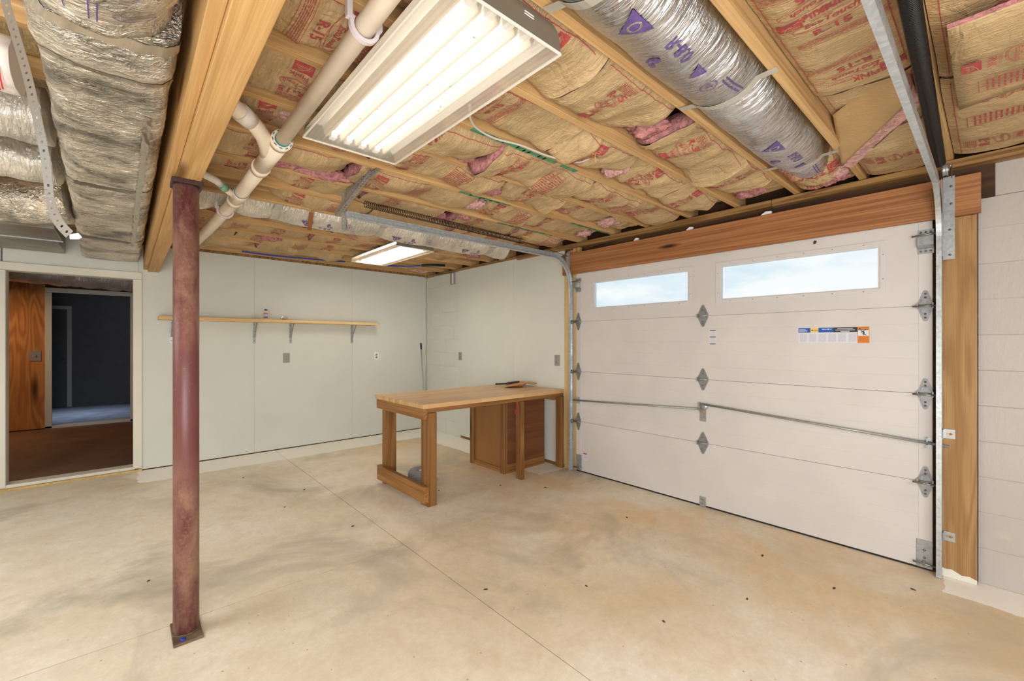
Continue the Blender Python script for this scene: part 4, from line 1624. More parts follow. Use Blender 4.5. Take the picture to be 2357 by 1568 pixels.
Fo.poly([(0.024, -0.029), (0.032, -0.026), (0.041, -0.027), (0.042, -0.0285), (0.034, -0.029), (0.037, -0.038), (0.033, -0.043), (0.028, -0.040), (0.030, -0.033), (0.025, -0.036), (0.022, -0.044), (0.020, -0.043), (0.022, -0.034)], 2)
Fo.poly([(0.031, -0.040), (0.037, -0.041), (0.039, -0.050), (0.047, -0.055), (0.045, -0.058), (0.035, -0.053)], 2)
Fo.poly([(0.028, -0.040), (0.034, -0.041), (0.031, -0.048), (0.034, -0.057), (0.030, -0.058), (0.027, -0.048)], 2)
Fo.merge(lines(0.052, 0.036, 6, 3), 0.031, -0.083)
sticker('warning_label', 0.541, 0.603, 1.374, 1.482, Fo, [M_lbl_org, M_lbl_wht, M_lbl_blk, M_lbl_dor], 'orange warning label with a running figure')
Ft = Flat()
for zz in (0.002, 0.055, 0.112):
    Ft.rect(0.002, 0.049, -zz - 0.006, -zz, 1)
Ft.merge(lines(0.04, 0.034, 5, 2), 0.026, -0.032)
Ft.merge(lines(0.04, 0.04, 6, 2), 0.026, -0.086)
sticker('small_label', 1.522, 1.573, 1.361, 1.48, Ft, [M_lbl_wht, M_lbl_blk, M_lbl_gry], 'small white label with black bars')
Ft = Flat()
Ft.rect(0.002, 0.05, -0.014, -0.002, 1)
Ft.merge(lines(0.04, 0.045, 6, 2), 0.026, -0.045)
sticker('lower_label', 2.848, 2.90, 0.129, 0.21, Ft, [M_lbl_wht, M_redvinyl, M_lbl_gry], 'small white label with a red bar low on the door')


# ------------------------------------------------------------------ TRACKS, SPRINGS, HANGERS
def track(name, yc, side, label, xs):
    """side=+1: the open side of the channel faces +Y"""
    t = thing(name, label, 'track', (3.5, yc, 0), 'garage door tracks')
    xv, zh, rad = 3.558, 2.275, 0.30
    path = [(xv, yc, 0.004), (xv, yc, 0.9), (xv, yc, zh - rad)]
    path += [(xv - rad + rad * math.cos(R(a)), yc, zh - rad + rad * math.sin(R(a))) for a in range(5, 91, 5)]
    path += [(2.2, yc, zh), (xs, yc, zh)]
    hw, dp, lip = 0.025, 0.024, 0.009
    # profile in (s=y, u=across); web at the closed side, two flanges with rolled lips
    y_web = -side * dp / 2
    prof = [(side * dp / 2, -hw + lip), (side * dp / 2, -hw), (y_web, -hw), (y_web, hw), (side * dp / 2, hw), (side * dp / 2, hw - lip),
            (side * (dp / 2 - 0.003), hw - lip), (side * (dp / 2 - 0.003), hw - 0.0022), (y_web + side * 0.0022, hw - 0.0022), (y_web + side * 0.0022, -hw + 0.0022), (side * (dp / 2 - 0.003), -hw + 0.0022), (side * (dp / 2 - 0.003), -hw + lip)]
    bm = bmesh.new()
    sweep(bm, path, prof, (0, 1, 0), closed=True)
    obj('channel', bm, M_track, t)
    return t, y_web


tr, yw = track('garage_door_track', 0.2145, 1, 'galvanised door track on the near side, curving up beside the black spring', 0.55)
for z in (0.842, 0.241):
    bm = bmesh.new()
    bx(bm, 3.591, 3.594, 0.150, 0.2, z - 0.027, z + 0.027)
    bx(bm, 3.545, 3.594, 0.197, 0.2, z - 0.027, z + 0.027)
    b = obj('jamb_bracket', bm, M_galv, tr)
    bm = bmesh.new()
    lathe(bm, [(0.006, 0), (0.006, -0.005), (0.0, -0.006)], (3.591, 0.168, z), 8, axis='X')
    bx(bm, 3.5905, 3.5909, 0.158, 0.188, z - 0.004, z + 0.004)
    obj('bolt', bm, M_brass, b)['kind'] = 'stuff'
bm = bmesh.new()
bx(bm, 3.556, 3.559, 0.150, 0.199, 1.86, 2.34)
bx(bm, 3.535, 3.559, 0.199, 0.2015, 1.88, 2.27)
prism(bm, [(0.0, 2.25), (0.14, 2.30), (0.14, 2.245), (0.0, 2.1)], (3.556, 0.1985, 0), (-1, 0, 0), (0, 0, 1), (0, -0.0025, 0))
fb = obj('flag_bracket', bm, M_galv, tr)
bm = bmesh.new()
for yy, zz in ((0.17, 2.03), (0.17, 1.885), (0.165, 2.18), (0.165, 2.28)):
    lathe(bm, [(0.006, 0), (0.006, -0.006), (0.0, -0.008)], (3.556, yy, zz), 8, axis='X')
obj('bolt', bm, M_bolt, fb)['kind'] = 'stuff'

tl, yw = track('garage_door_track', 3.0285, -1, 'galvanised door track on the far side, running from the perforated hanger to the bench', 1.155)
bm = bmesh.new()
bx(bm, 3.545, 3.559, 3.042, 3.045, 1.95, 2.36)
bx(bm, 3.535, 3.559, 3.045, 3.075, 2.06, 2.34)
fb = obj('flag_bracket', bm, M_galv, tl)
for z in (0.55, 1.3):
    bm = bmesh.new()
    bx(bm, 3.585, 3.594, 3.043, 3.075, z - 0.027, z + 0.027)
    bx(bm, 3.55, 3.594, 3.0415, 3.0445, z - 0.027, z + 0.027)
    obj('jamb_bracket', bm, M_galv, tl)


def helix(bm, a, b, r, wire, turns, n=11, m=5):
    a, b = Vector(a), Vector(b)
    d = (b - a)
    s, u = frame_of(d)
    pts = []
    N = turns * n
    for i in range(N + 1):
        t = 2 * math.pi * i / n
        pts.append(a + d * (i / N) + s * r * math.cos(t) + u * r * math.sin(t))
    tube(bm, pts, wire, m)


sp = thing('extension_spring', 'dense black extension spring beside the near door track', 'spring', (2.6, 0.18, 2.4), 'garage door springs')
bm = bmesh.new()
helix(bm, (0.9, 0.150, 2.409), (3.42, 0.205, 2.392), 0.0235, 0.0042, 270, 10, 5)
obj('coil', bm, M_spring, sp)
bm = bmesh.new()
tube(bm, [(3.41, 0.205, 2.40), (3.43, 0.205, 2.39), (3.455, 0.203, 2.395), (3.475, 0.2, 2.385), (3.47, 0.198, 2.365), (3.45, 0.2, 2.37)], 0.004, 8)
obj('hook', bm, M_bolt, sp)
bm = bmesh.new()
lathe(bm, [(0.006, -0.01), (0.036, -0.011), (0.03, -0.003), (0.03, 0.003), (0.036, 0.011), (0.006, 0.01)], (3.49, 0.185, 2.365), 24, axis='Y')
lathe(bm, [(0.009, -0.016), (0.009, 0.016)], (3.49, 0.185, 2.365), 12, axis='Y')
obj('pulley', bm, M_galv, sp)
bm = bmesh.new()
tube(bm, [(3.50, 0.165, 2.385), (3.54, 0.163, 2.40), (3.558, 0.163, 2.33)], 0.003, 6)
obj('cable', bm, M_bolt, sp)

sp = thing('extension_spring', 'stretched brown extension spring above the far door track', 'spring', (2.0, 3.03, 2.36), 'garage door springs')
bm = bmesh.new()
helix(bm, (1.285, 3.03, 2.378), (2.85, 3.03, 2.352), 0.0235, 0.0026, 104, 12, 5)
obj('coil', bm, M_springb, sp)
bm = bmesh.new()
tube(bm, [(1.165, 3.03, 2.385), (1.20, 3.03, 2.394), (1.25, 3.03, 2.385), (1.29, 3.03, 2.38)], 0.004, 8)
obj('hook', bm, M_bolt, sp)
bm = bmesh.new()
tube(bm, [(2.85, 3.03, 2.348), (3.2, 3.04, 2.33), (3.53, 3.045, 2.30)], 0.0025, 6)
obj('cable', bm, M_spring, sp)
bm = bmesh.new()
lathe(bm, [(0.006, -0.008), (0.036, -0.009), (0.03, -0.002), (0.03, 0.002), (0.036, 0.009), (0.006, 0.008)], (3.46, 3.055, 2.26), 24, axis='Y')
obj('pulley', bm, M_steel, sp)


def angle_bar(bm, a, b, w, n1, n2, t=0.002, holes=True):
    """perforated angle iron as a real L with punched slots shown as dark recesses"""
    a, b, n1, n2 = Vector(a), Vector(b), Vector(n1).normalized(), Vector(n2).normalized()
    d = (b - a)
    L = d.length
    d.normalize()
    for n, o in ((n1, n2), (n2, n1)):
        step = 0.026
        k = max(1, int(L / step))
        step = L / k
        for i in range(k):
            # each pitch: two rails and a bridge, so that the slots are real openings
            p0 = a + d * (i * step)
            p1 = a + d * (i * step + step * 0.45)
            p2 = a + d * ((i + 1) * step)
            for (q0, q1, f0, f1) in ((p0, p2, 0, 0.33), (p0, p2, 0.67, 1.0), (p0, p1, 0.33, 0.67)):
                vs = [q + n * (w * f) + o * tt for q in (q0, q1) for f in (f0, f1) for tt in (0, t)]
                vv = [bm.verts.new(v) for v in vs]
                for q in ((0, 1, 3, 2), (4, 6, 7, 5), (0, 4, 5, 1), (2, 3, 7, 6), (0, 2, 6, 4), (1, 5, 7, 3)):
                    bm.faces.new([vv[i_] for i_ in q])


hg = thing('track_hanger', 'perforated steel angle hanger holding the end of the far door track', 'bracket', (1.15, 3.04, 2.2))
bm = bmesh.new()
angle_bar(bm, (1.13, 2.50, 2.436), (1.13, 2.985, 2.436), 0.032, (1, 0, 0), (0, 0, -1))
obj('cross_bar', bm, M_steel, hg)
bm = bmesh.new()
angle_bar(bm, (1.16, 3.048, 2.17), (1.16, 3.048, 2.44), 0.032, (-1, 0, 0), (0, 1, 0))
obj('upright', bm, M_steel, hg)
bm = bmesh.new()
angle_bar(bm, (1.10, 3.10, 2.27), (1.118, 2.56, 2.434), 0.032, (1, 0, 0), (0, .3, 1))
obj('brace', bm, M_steel, hg)


# ------------------------------------------------------------------ LIGHT FIXTURES
def fixture(x0, x1, y0, y1, z, label, tubes, mtube):
    f = thing('light_fixture', label, 'light', ((x0 + x1) / 2, (y0 + y1) / 2, z), 'ceiling light fixtures')
    zt = CZ - 0.001
    w = x1 - x0
    # steel pan: back, sloping sides
    bm = bmesh.new()
    prof = [(0.0125, z + 0.05), (0.03, zt - 0.02), (0.06, zt - 0.003), (w - 0.06, zt - 0.003), (w - 0.03, zt - 0.02), (w - 0.0125, z + 0.05), (w - 0.0155, z + 0.05), (w - 0.033, zt - 0.022), (w - 0.062, zt - 0.006), (0.062, zt - 0.006), (0.033, zt - 0.022), (0.0155, z + 0.05)]
    prism(bm, [(a, b - z) for a, b in prof], (x0, y0 + 0.004, z), (1, 0, 0), (0, 0, 1), (0, y1 - y0 - 0.008, 0))
    obj('pan', bm, M_housing, f)
    # end plates with a curved top corner
    for yy in (y0, y1 - 0.003):
        pts = [(0.006, 0.0), (w - 0.006, 0.0), (w - 0.004, 0.012)]
        pts += [(w - 0.055 + 0.05 * math.cos(R(a)), (zt - z - 0.055) + 0.05 * math.sin(R(a))) for a in range(0, 91, 15)]
        pts += [(0.055 + 0.05 * math.cos(R(a)), (zt - z - 0.055) + 0.05 * math.sin(R(a))) for a in range(90, 181, 15)]
        pts += [(0.004, 0.012)]
        bm = bmesh.new()
        prism(bm, pts, (x0, yy, z + 0.002), (1, 0, 0), (0, 0, 1), (0, 0.003, 0))
        obj('end_plate', bm, M_endcap, f)
    # wraparound lens: flat bottom with flutes and upturned sides
    bm = bmesh.new()
    n = 46
    row = [(0.012, 0.05), (0.002, 0.012), (0.0, 0.004)]
    for i in range(n + 1):
        row.append((0.004 + (w - 0.008) * i / n, 0.0 + (0.0016 if i % 2 else 0.0)))
    row += [(w, 0.004), (w - 0.002, 0.012), (w - 0.012, 0.05)]
    pts0 = [(x0 + a, z + b) for a, b in row]
    ys = (y0 + 0.0045, y1 - 0.0045)
    g = [[bm.verts.new((a, yy, b)) for a, b in pts0] for yy in ys]
    for k in range(len(row) - 1):
        bm.faces.new((g[0][k], g[0][k + 1], g[1][k + 1], g[1][k]))
    obj('lens', bm, M_lens, f)
    # bright rim of the lens
    bm = bmesh.new()
    bx(bm, x0 - 0.002, x0 + 0.004, y0, y1, z - 0.001, z + 0.006)
    bx(bm, x1 - 0.004, x1 + 0.002, y0, y1, z - 0.001, z + 0.006)
    bx(bm, x0 + 0.004, x1 - 0.004, y0 - 0.002, y0 + 0.004, z - 0.001, z + 0.006)
    bx(bm, x0 + 0.004, x1 - 0.004, y1 - 0.004, y1 + 0.002, z - 0.001, z + 0.006)
    obj('lens_rim', bm, M_pvcw, f)
    for i in range(tubes):
        xc = x0 + w * (0.19 + 0.62 * (i + 0.5) / tubes)
        bm = bmesh.new()
        tube(bm, [(xc, y0 + 0.06, z + 0.034), (xc, y1 - 0.06, z + 0.034)], 0.0125, 14)
        o = obj('fluorescent_tube', bm, mtube, f)
        for ya, yb in ((y0 + 0.02, y0 + 0.06), (y1 - 0.06, y1 - 0.02)):
            obj('socket', box(xc - 0.014, xc + 0.014, ya, yb, z + 0.02, z + 0.055, 0.002), M_white, o)
    # white reflector fins between the tubes
    for i in range(tubes + 1):
        xc = x0 + w * (0.19 + 0.62 * i / tubes)
        bm = bmesh.new()
        prism(bm, [(-0.014, 0.056), (-0.004, 0.016), (0.004, 0.016), (0.014, 0.056)], (xc, y0 + 0.05, z), (1, 0, 0), (0, 0, 1), (0, y1 - y0 - 0.1, 0))
        obj('reflector', bm, M_fin, f)
    if mtube is M_tube:
        rb_ = random.Random(3)
        bm = bmesh.new()
        for i in range(16):
            xx, yy = x0 + w * rb_.uniform(0.25, 0.85), rb_.uniform(y0 + 0.1, y1 - 0.1)
            l_ = rb_.uniform(0.002, 0.005)
            bx(bm, xx - l_, xx + l_, yy - 0.0012, yy + 0.0012, z + 0.002, z + 0.004)
        obj('dead_insects', bm, M_blade, f)['kind'] = 'stuff'
        bm = bmesh.new()
        for k in (0, 1):
            bx(bm, x1 - 0.17, x1 - 0.13, y0 - 0.0012, y0 - 0.0002, z + 0.055 + k * 0.008, z + 0.058 + k * 0.008)
        obj('paper_mark', bm, M_white, f)['kind'] = 'stuff'
    return f


fixture(0.625, 1.096, 0.976, 2.185, 2.35, 'big fluorescent fixture with ribbed lens overhead beside the pipe', 4, M_tube)
fixture(2.03, 2.47, 4.02, 5.18, 2.352, 'small looking fluorescent fixture far away under the foil duct', 4, M_tube_far)


# ------------------------------------------------------------------ FOIL DUCTS
def ring_map(cy, cz, ry, rz, seed, pinch, xr, amp, tail=None):
    """surface of a soft duct along X"""
    def Sf(x, th, off=0.0):
        k = 1.0
        dz = 0.0
        for p, d in pinch:
            g = math.exp(-((x - p) / 0.09) ** 2)
            k -= d * g
        t = 1.0
        if tail and x > tail[0]:
            t = max(0.25, 1 - (x - tail[0]) / (tail[1] - tail[0]) * 0.45)
        q = Vector((x * 5.0, math.cos(th) * 1.4, math.sin(th) * 1.4)) + Vector((seed, seed * 2, 0))
        q2 = Vector((x * 38, math.cos(th) * 2.6, math.sin(th) * 2.6)) + Vector((0, seed, 0))
        w = 1 + amp * noise.noise(q) + amp * 0.5 * (0.5 - abs(noise.noise(q2)))
        a = ry * w * t + off
        b = rz * k * w * t + off
        return Vector((x, cy + a * math.cos(th), cz + (tail[2] * max(0, x - tail[0]) if tail else 0) + b * math.sin(th)))
    return Sf


def duct(name, label, Sf, x0, x1, mat, straps, prints, strap_mat, joist_y, stap_w=0.035):
    t = thing(name, label, 'duct', ((x0 + x1) / 2, (joist_y[0] + joist_y[1]) / 2, 2.38), 'round foil ducts between joists')
    bm = bmesh.new()
    nx, nt_ = int((x1 - x0) / 0.013), 56
    rings = [[bm.verts.new(Sf(x0 + (x1 - x0) * i / nx, 2 * math.pi * j / nt_)) for j in range(nt_)] for i in range(nx + 1)]
    for a, b in zip(rings, rings[1:]):
        for j in range(nt_):
            bm.faces.new((a[j], a[(j + 1) % nt_], b[(j + 1) % nt_], b[j])).smooth = True
    bm.faces.new(rings[0][::-1])
    bm.faces.new(rings[-1])
    obj('foil_jacket', bm, mat, t)
    r = 0.15
    F = Flat()
    for fl_, x, th0, rot in prints:
        G_ = Flat().merge(fl_, 0, 0, rot)
        # flat x runs along the duct (+X), flat y runs round it
        G_.v = [(x + a, R(th0) * r + b) for a, b in G_.v]
        F.merge(G_)
    if F.v:
        bm = F.build(lambda a, b, lay: Sf(a, b / r, 0.003 + 0.001 * lay), 0.025)
        obj('printed_text', bm, [M_purple, mat], t, fix=False)['kind'] = 'stuff'
    for xs in straps:
        bm = bmesh.new()
        pts = []
        ya, yb = joist_y
        pts.append((xs, yb + 0.012, CZ - 0.002))
        lowest = [Sf(xs, R(a), 0.004) for a in range(350, 189, -10)]
        lowest = [p for p in lowest if p.z < CZ - 0.004]
        if lowest:
            lowest.sort(key=lambda p: -p.y)
            pts += [tuple(p) for p in lowest]
        pts.append((xs, ya - 0.012, CZ - 0.002))
        ribbon(bm, pts, stap_w, 0.0014, (1, 0, 0))
        obj('strap', bm, strap_mat, t)
    return t


def tri_logo(s=0.07):
    f = Flat()
    f.poly([(-s, -s * 0.6), (s, -s * 0.6), (0, s * 0.75)], 0)
    f.ring(0, -s * 0.12, s * 0.36, s * 0.36, s * 0.12, 1, 0, 0, 360, 20)
    return f


def duct_words():
    out = []
    return out


def adc():
    f = Flat()
    f.ring(0, 0, 0.03, 0.03, 0.003)
    f.text('UL', 0.03, 0, 0, 0.01)
    return f


def dia():
    f = Flat()
    f.poly([(-0.035, -0.02), (0.035, -0.02), (0, 0.03)], 0)
    f.text('adc', 0.02, 0, -0.01, 0, 1)
    return f


P1 = []
for bx0 in (0.75, 2.02):
    P1 += [(tri_logo(0.062), bx0 + 0.42, 268, R(0)),
           (Flat().text('6"', 0.075, 0, 0, 0.02), bx0 + 0.64, 285, R(0)),
           (Flat().text('R-8.0', 0.06, 0, 0, 0.012), bx0 + 0.64, 252, R(0)),
           (dia(), bx0 + 0.80, 258, 0), (adc(), bx0 + 0.92, 262, 0), (lines(0.16, 0.03, 2), bx0 + 1.02, 243, 0)]
Sf1 = ring_map(0.755, 2.525, 0.163, 0.165, 4, ((1.0, 0.05), (1.88, 0.16), (2.93, 0.12)), None, 0.06, (2.75, 3.3, -0.05))
duct('round_duct', 'shiny silver round duct between joists in front of the garage door', Sf1, 0.8, 3.15, M_foilX, (1.0, 1.88, 2.93), P1, M_strap, (0.57, 0.94))
P2 = []
for bx0 in (0.3, 1.1, 1.9):
    P2 += [(tri_logo(0.05), bx0 + 0.82, 250, 0), (Flat().text('6"', 0.06, 0, 0, 0.02), bx0 + 1.0, 240, 0), (Flat().text('R-8.0', 0.045, 0, 0, 0.01), bx0 + 0.97, 260, 0), (adc(), bx0 + 1.16, 236, 0)]
Sf2 = ring_map(3.862, 2.508, 0.150, 0.152, 11, ((0.55, 0.42), (0.88, 0.12), (1.76, 0.2), (3.05, 0.15)), None, 0.07, None)
dc = duct('round_duct', 'dusty silver round duct between joists beyond the pipe, sagging over the small fixture', Sf2, 0.25, 3.3, M_foilF, (0.88, 1.76, 3.05), P2, M_strap, (3.665, 4.07), 0.05)
bm = bmesh.new()
ribbon(bm, [(1.12, 3.685, 2.436), (1.125, 3.72, 2.40), (1.14, 3.80, 2.345), (1.16, 3.87, 2.33)], 0.035, 0.0014, (1, 0, 0))
obj('paper_strip', bm, plain('brown_paper', (140, 86, 48), 0.7), dc)

# ---- big foil trunk left of the beam
tk = thing('duct_trunk', 'big crumpled foil wrapped trunk duct running beside the timber beam', 'duct', (-0.08, 3.8, 2.17))


def trunk_pt(y, th, off=0.0):
    s = clampf((y - 1.45) / 4.6)
    xl = -0.17 - 0.16 * s
    xr = 0.112
    zb = 2.175 + 0.045 * s
    if y < 1.78:
        bulge = 0.02 * math.exp(-((y - 1.62) / 0.1) ** 4)
        zb -= bulge
        xl -= bulge * 0.8
    zt = 2.425
    cx, cz = (xl + xr) / 2, (zb + zt) / 2
    a, b = (xr - xl) / 2, (zt - zb) / 2
    c_, s_ = math.cos(th), math.sin(th)
    p = 0.42
    ux = math.copysign(abs(c_) ** p, c_)
    uz = math.copysign(abs(s_) ** p, s_)
    q = Vector((c_ * 1.5, y * 4.2, s_ * 1.5))
    q2 = Vector((c_ * 5, y * 15, s_ * 5))
    n = 0.010 * noise.noise(q) + 0.006 * (0.5 - abs(noise.noise(q2))) + 0.003 * noise.noise(q2 * 2.3)
    return Vector((cx + ux * (a + off + n * (0.5 if c_ > 0 else 1)), y, cz + uz * (b + off + n)))


bm = bmesh.new()
ny, nt_ = 260, 84
rings = [[bm.verts.new(trunk_pt(1.47 + 4.59 * i / ny, 2 * math.pi * j / nt_)) for j in range(nt_)] for i in range(ny + 1)]
for a, b in zip(rings, rings[1:]):
    for j in range(nt_):
        bm.faces.new((a[j], a[(j + 1) % nt_], b[(j + 1) % nt_], b[j])).smooth = True
bm.faces.new(rings[0][::-1])
bm.faces.new(rings[-1])
obj('foil_wrap', bm, M_foilY, tk)
# strips of foil tape across and along it
for y0, y1, t0, t1 in ((1.50, 1.535, 182, 352), (1.725, 1.76, 182, 352), (2.02, 4.9, 285, 297), (4.75, 4.86, 200, 350), (3.1, 3.16, 200, 350)):
    bm = bmesh.new()
    nu, nv = max(2, int((y1 - y0) / 0.02)), max(2, int((t1 - t0) / 3))
    g = [[bm.verts.new(trunk_pt(y0 + (y1 - y0) * i / nu, R(t0 + (t1 - t0) * j / nv), 0.0025)) for j in range(nv + 1)] for i in range(nu + 1)]
    for i in range(nu):
        for j in range(nv):
            bm.faces.new((g[i][j], g[i][j + 1], g[i + 1][j + 1], g[i + 1][j])).smooth = True
    obj('foil_tape', bm, M_tapef, tk, fix=False)

# flexible duct coming into the near end of the trunk
fd = thing('flex_duct', 'silver flexible duct with purple print joining the near end of the trunk', 'duct', (-0.04, 1.0, 2.16))
bm = bmesh.new()
NEAR = [(-0.055, 1.455, 2.335), (-0.05, 1.2, 2.315), (-0.03, 0.95, 2.30), (-0.02, 0.5, 2.30), (-0.02, -0.4, 2.31)]


def near_pt(y, th, off=0.0):
    r = 0.158 + 0.012 * noise.noise(Vector((y * 4, math.cos(th), math.sin(th)))) + 0.006 * noise.noise(Vector((y * 16, 3 * math.cos(th), 3 * math.sin(th))))
    r *= 1 - 0.12 * math.exp(-((y - 1.42) / 0.06) ** 2)
    cx = -0.05 + 0.02 * clampf((1.45 - y) / 0.5)
    return Vector((cx + (r + off) * math.cos(th), y, 2.275 + (r * 0.96 + off) * math.sin(th)))


ny, nt_ = 120, 56
rings = [[bm.verts.new(near_pt(1.462 - 1.9 * i / ny, 2 * math.pi * j / nt_)) for j in range(nt_)] for i in range(ny + 1)]
for a, b in zip(rings, rings[1:]):
    for j in range(nt_):
        bm.faces.new((a[j], a[(j + 1) % nt_], b[(j + 1) % nt_], b[j])).smooth = True
bm.faces.new(rings[0][::-1])
bm.faces.new(rings[-1])
obj('foil_jacket', bm, M_foilY, fd)
F = Flat()
for i in range(9):
    F.ring(0, -0.05, 0.02 + i * 0.008, 0.03 + i * 0.008, 0.0025, 0, 0, 60, 120, 8)
F.text('adc', 0.045, 0.075, 0.0, 0.01)
F.ring(0.02, -0.12, 0.05, 0.018, 0.004)
F.rect(-0.06, -0.057, -0.16, -0.06)
F.rect(-0.075, -0.072, -0.16, -0.06)
F.rect(-0.12, -0.117, -0.16, 0.02)
bm = F.build(lambda a, b, lay: near_pt(1.25 - b, R(290) + a / 0.16, 0.003), 0.03)
obj('printed_text', bm, M_purple, fd, fix=False)['kind'] = 'stuff'

# branch flex ducts off the left side of the trunk
for y, r, z0, dz, sd_ in ((2.62, 0.125, 2.315, -0.01, 1), (3.22, 0.125, 2.30, 0.0, 2), (4.05, 0.155, 2.29, -0.02, 3)):
    bm = bmesh.new()
    wob_tube(bm, [(-0.22 - 0.02 * sd_, y, z0), (-0.45, y + 0.02, z0 + dz), (-0.8, y + 0.1, z0 + dz), (-1.7, y + 0.15, z0)], r, 40, 0.022, sd_ * 7, 0.85)
    obj('branch_duct', bm, M_foilF if sd_ < 3 else M_foilY, tk)
sm = thing('sheet_metal_duct', 'bare grey sheet metal duct above the doorway', 'duct', (-0.8, 5.5, 2.24))
obj('body', box(-1.5, -0.40, 4.72, 5.25, 2.232, 2.42, 0.004), M_sheet, sm)
obj('boot', box(-1.1, -0.44, 5.252, 6.07, 2.245, 2.42, 0.004), M_sheet, sm)
obj('flange', box(-1.5, -0.395, 5.235, 5.268, 2.222, 2.2318, 0.002), M_galv, sm)
# white wrapped insulation with red lettering
wi = thing('wrapped_insulation', 'white wrapped insulation with red lettering tucked behind the dangling strap', 'insulation', (-0.5, 2.18, 2.21))
bm = bmesh.new()
wob_tube(bm, [(-0.27, 2.17, 2.30), (-0.4, 2.18, 2.30), (-0.8, 2.2, 2.31), (-1.3, 2.2, 2.33)], 0.10, 36, 0.02, 9, 0.8)
obj('wrapper', bm, plain('white_wrap', (224, 216, 210), 0.3, bmp=0.5, bscale=18), wi)
F = Flat()
for i in range(5):
    F.ring(-0.05 - 0.1 * i, 0.03 * (-1) ** i, 0.017, 0.017, 0.017, 0, 0, 0, 360, 16)
    F.text('10', 0.03, -0.09 - 0.1 * i, -0.03 * (-1) ** i, 0.01)
    F.rect(-0.03 - 0.1 * i, -0.026 - 0.1 * i, -0.05, 0.03)
bm = F.build(lambda a, b, lay: Vector((-0.27 + a, 2.18 - 0.112 * math.cos(R(60) + b / 0.1), 2.30 - 0.098 * math.sin(R(60) + b / 0.1))), 0.02)
obj('printed_text', bm, M_redvinyl, wi, fix=False)['kind'] = 'stuff'

# dangling perforated strap
ds = thing('hanger_strap', 'perforated metal strap dangling loose beside the foil trunk', 'strap', (-0.17, 1.49, 1.65))


def at_depth(u, v, c):
    a = R(41.83)
    F_ = Vector((math.sin(a), math.cos(a), 0))
    Rt = Vector((math.cos(a), -math.sin(a), 0))
    return Vector((0, 0, 1.38)) + F_ * c + Rt * ((u - 1178.5) / 993 * c) + Vector((0, 0, 1)) * (-(v - 787.7) / 993 * c)


spx = [(2, -60), (14, 10), (38, 90), (60, 165), (78, 240), (93, 310), (104, 365), (110, 415), (113, 450), (120, 480), (137, 515), (163, 543)]
pts = [at_depth(u, v, 1.02 + 0.01 * math.sin(i)) for i, (u, v) in enumerate(spx)]
fine = []
for i in range(len(pts) - 1):
    p0, p1, p2, p3 = pts[max(i - 1, 0)], pts[i], pts[i + 1], pts[min(i + 2, len(pts) - 1)]
    for k in range(8):
        t = k / 8
        fine.append(0.5 * ((2 * p1) + (-p0 + p2) * t + (2 * p0 - 5 * p1 + 4 * p2 - p3) * t * t + (-p0 + 3 * p1 - 3 * p2 + p3) * t ** 3))
fine.append(pts[-1])
bm = bmesh.new()
a = R(41.83)
Rt = Vector((math.cos(a), -math.sin(a), 0))
# arc-length resample so the holes are evenly pitched
acc = [0]
for p, q in zip(fine, fine[1:]):
    acc.append(acc[-1] + (q - p).length)


def at_len(s):
    s = clampf(s, 0, acc[-1])
    for i in range(len(acc) - 1):
        if acc[i + 1] >= s:
            return fine[i].lerp(fine[i + 1], (s - acc[i]) / max(1e-9, acc[i + 1] - acc[i]))
    return fine[-1]


Fwd = Vector((math.sin(a), math.cos(a), 0))
pitch, hw, hr, th = 0.0195, 0.0108, 0.0034, 0.0009
npitch = int(acc[-1] / pitch)
for i in range(npitch):
    s0, s1 = i * pitch, (i + 1) * pitch
    c0, c1 = at_len(s0), at_len(s1)
    m = (c0 + c1) / 2
    d = (c1 - c0).normalized()
    sd2 = (Rt - d * Rt.dot(d)).normalized()
    e0 = at_len(s1) - at_len(s0)
    nrm = sd2.cross(d).normalized()
    for zoff in (0, 1):
        pass
    outer, inner = [], []
    N = 16
    for k in range(N):
        an = 2 * math.pi * k / N
        cx, sy = math.cos(an), math.sin(an)
        sc = 1 / max(abs(cx), abs(sy))
        outer.append(m + sd2 * (cx * sc * hw) + d * (sy * sc * pitch / 2))
        inner.append(m + sd2 * (cx * hr) + d * (sy * hr))
    vo1 = [bm.verts.new(p) for p in outer]
    vi1 = [bm.verts.new(p) for p in inner]
    vo2 = [bm.verts.new(p + nrm * th) for p in outer]
    vi2 = [bm.verts.new(p + nrm * th) for p in inner]
    for k in range(N):
        j = (k + 1) % N
        bm.faces.new((vo1[k], vo1[j], vi1[j], vi1[k]))
        bm.faces.new((vo2[k], vi2[k], vi2[j], vo2[j]))
        bm.faces.new((vi1[k], vi1[j], vi2[j], vi2[k]))
        bm.faces.new((vo1[k], vo2[k], vo2[j], vo1[j]))
obj('band', bm, plain('zinc_strap', (166, 166, 162), 0.42, 0.7), ds)
bm = bmesh.new()
e = at_depth(160, 543, 1.02)
prism(bm, [(0, 0.004), (0.022, 0.006), (0.03, -0.004), (0.022, -0.008), (0.002, -0.008)], e, Rt, (0, 0, 1), Fwd * -0.001)
obj('bent_tab', bm, M_white, ds)

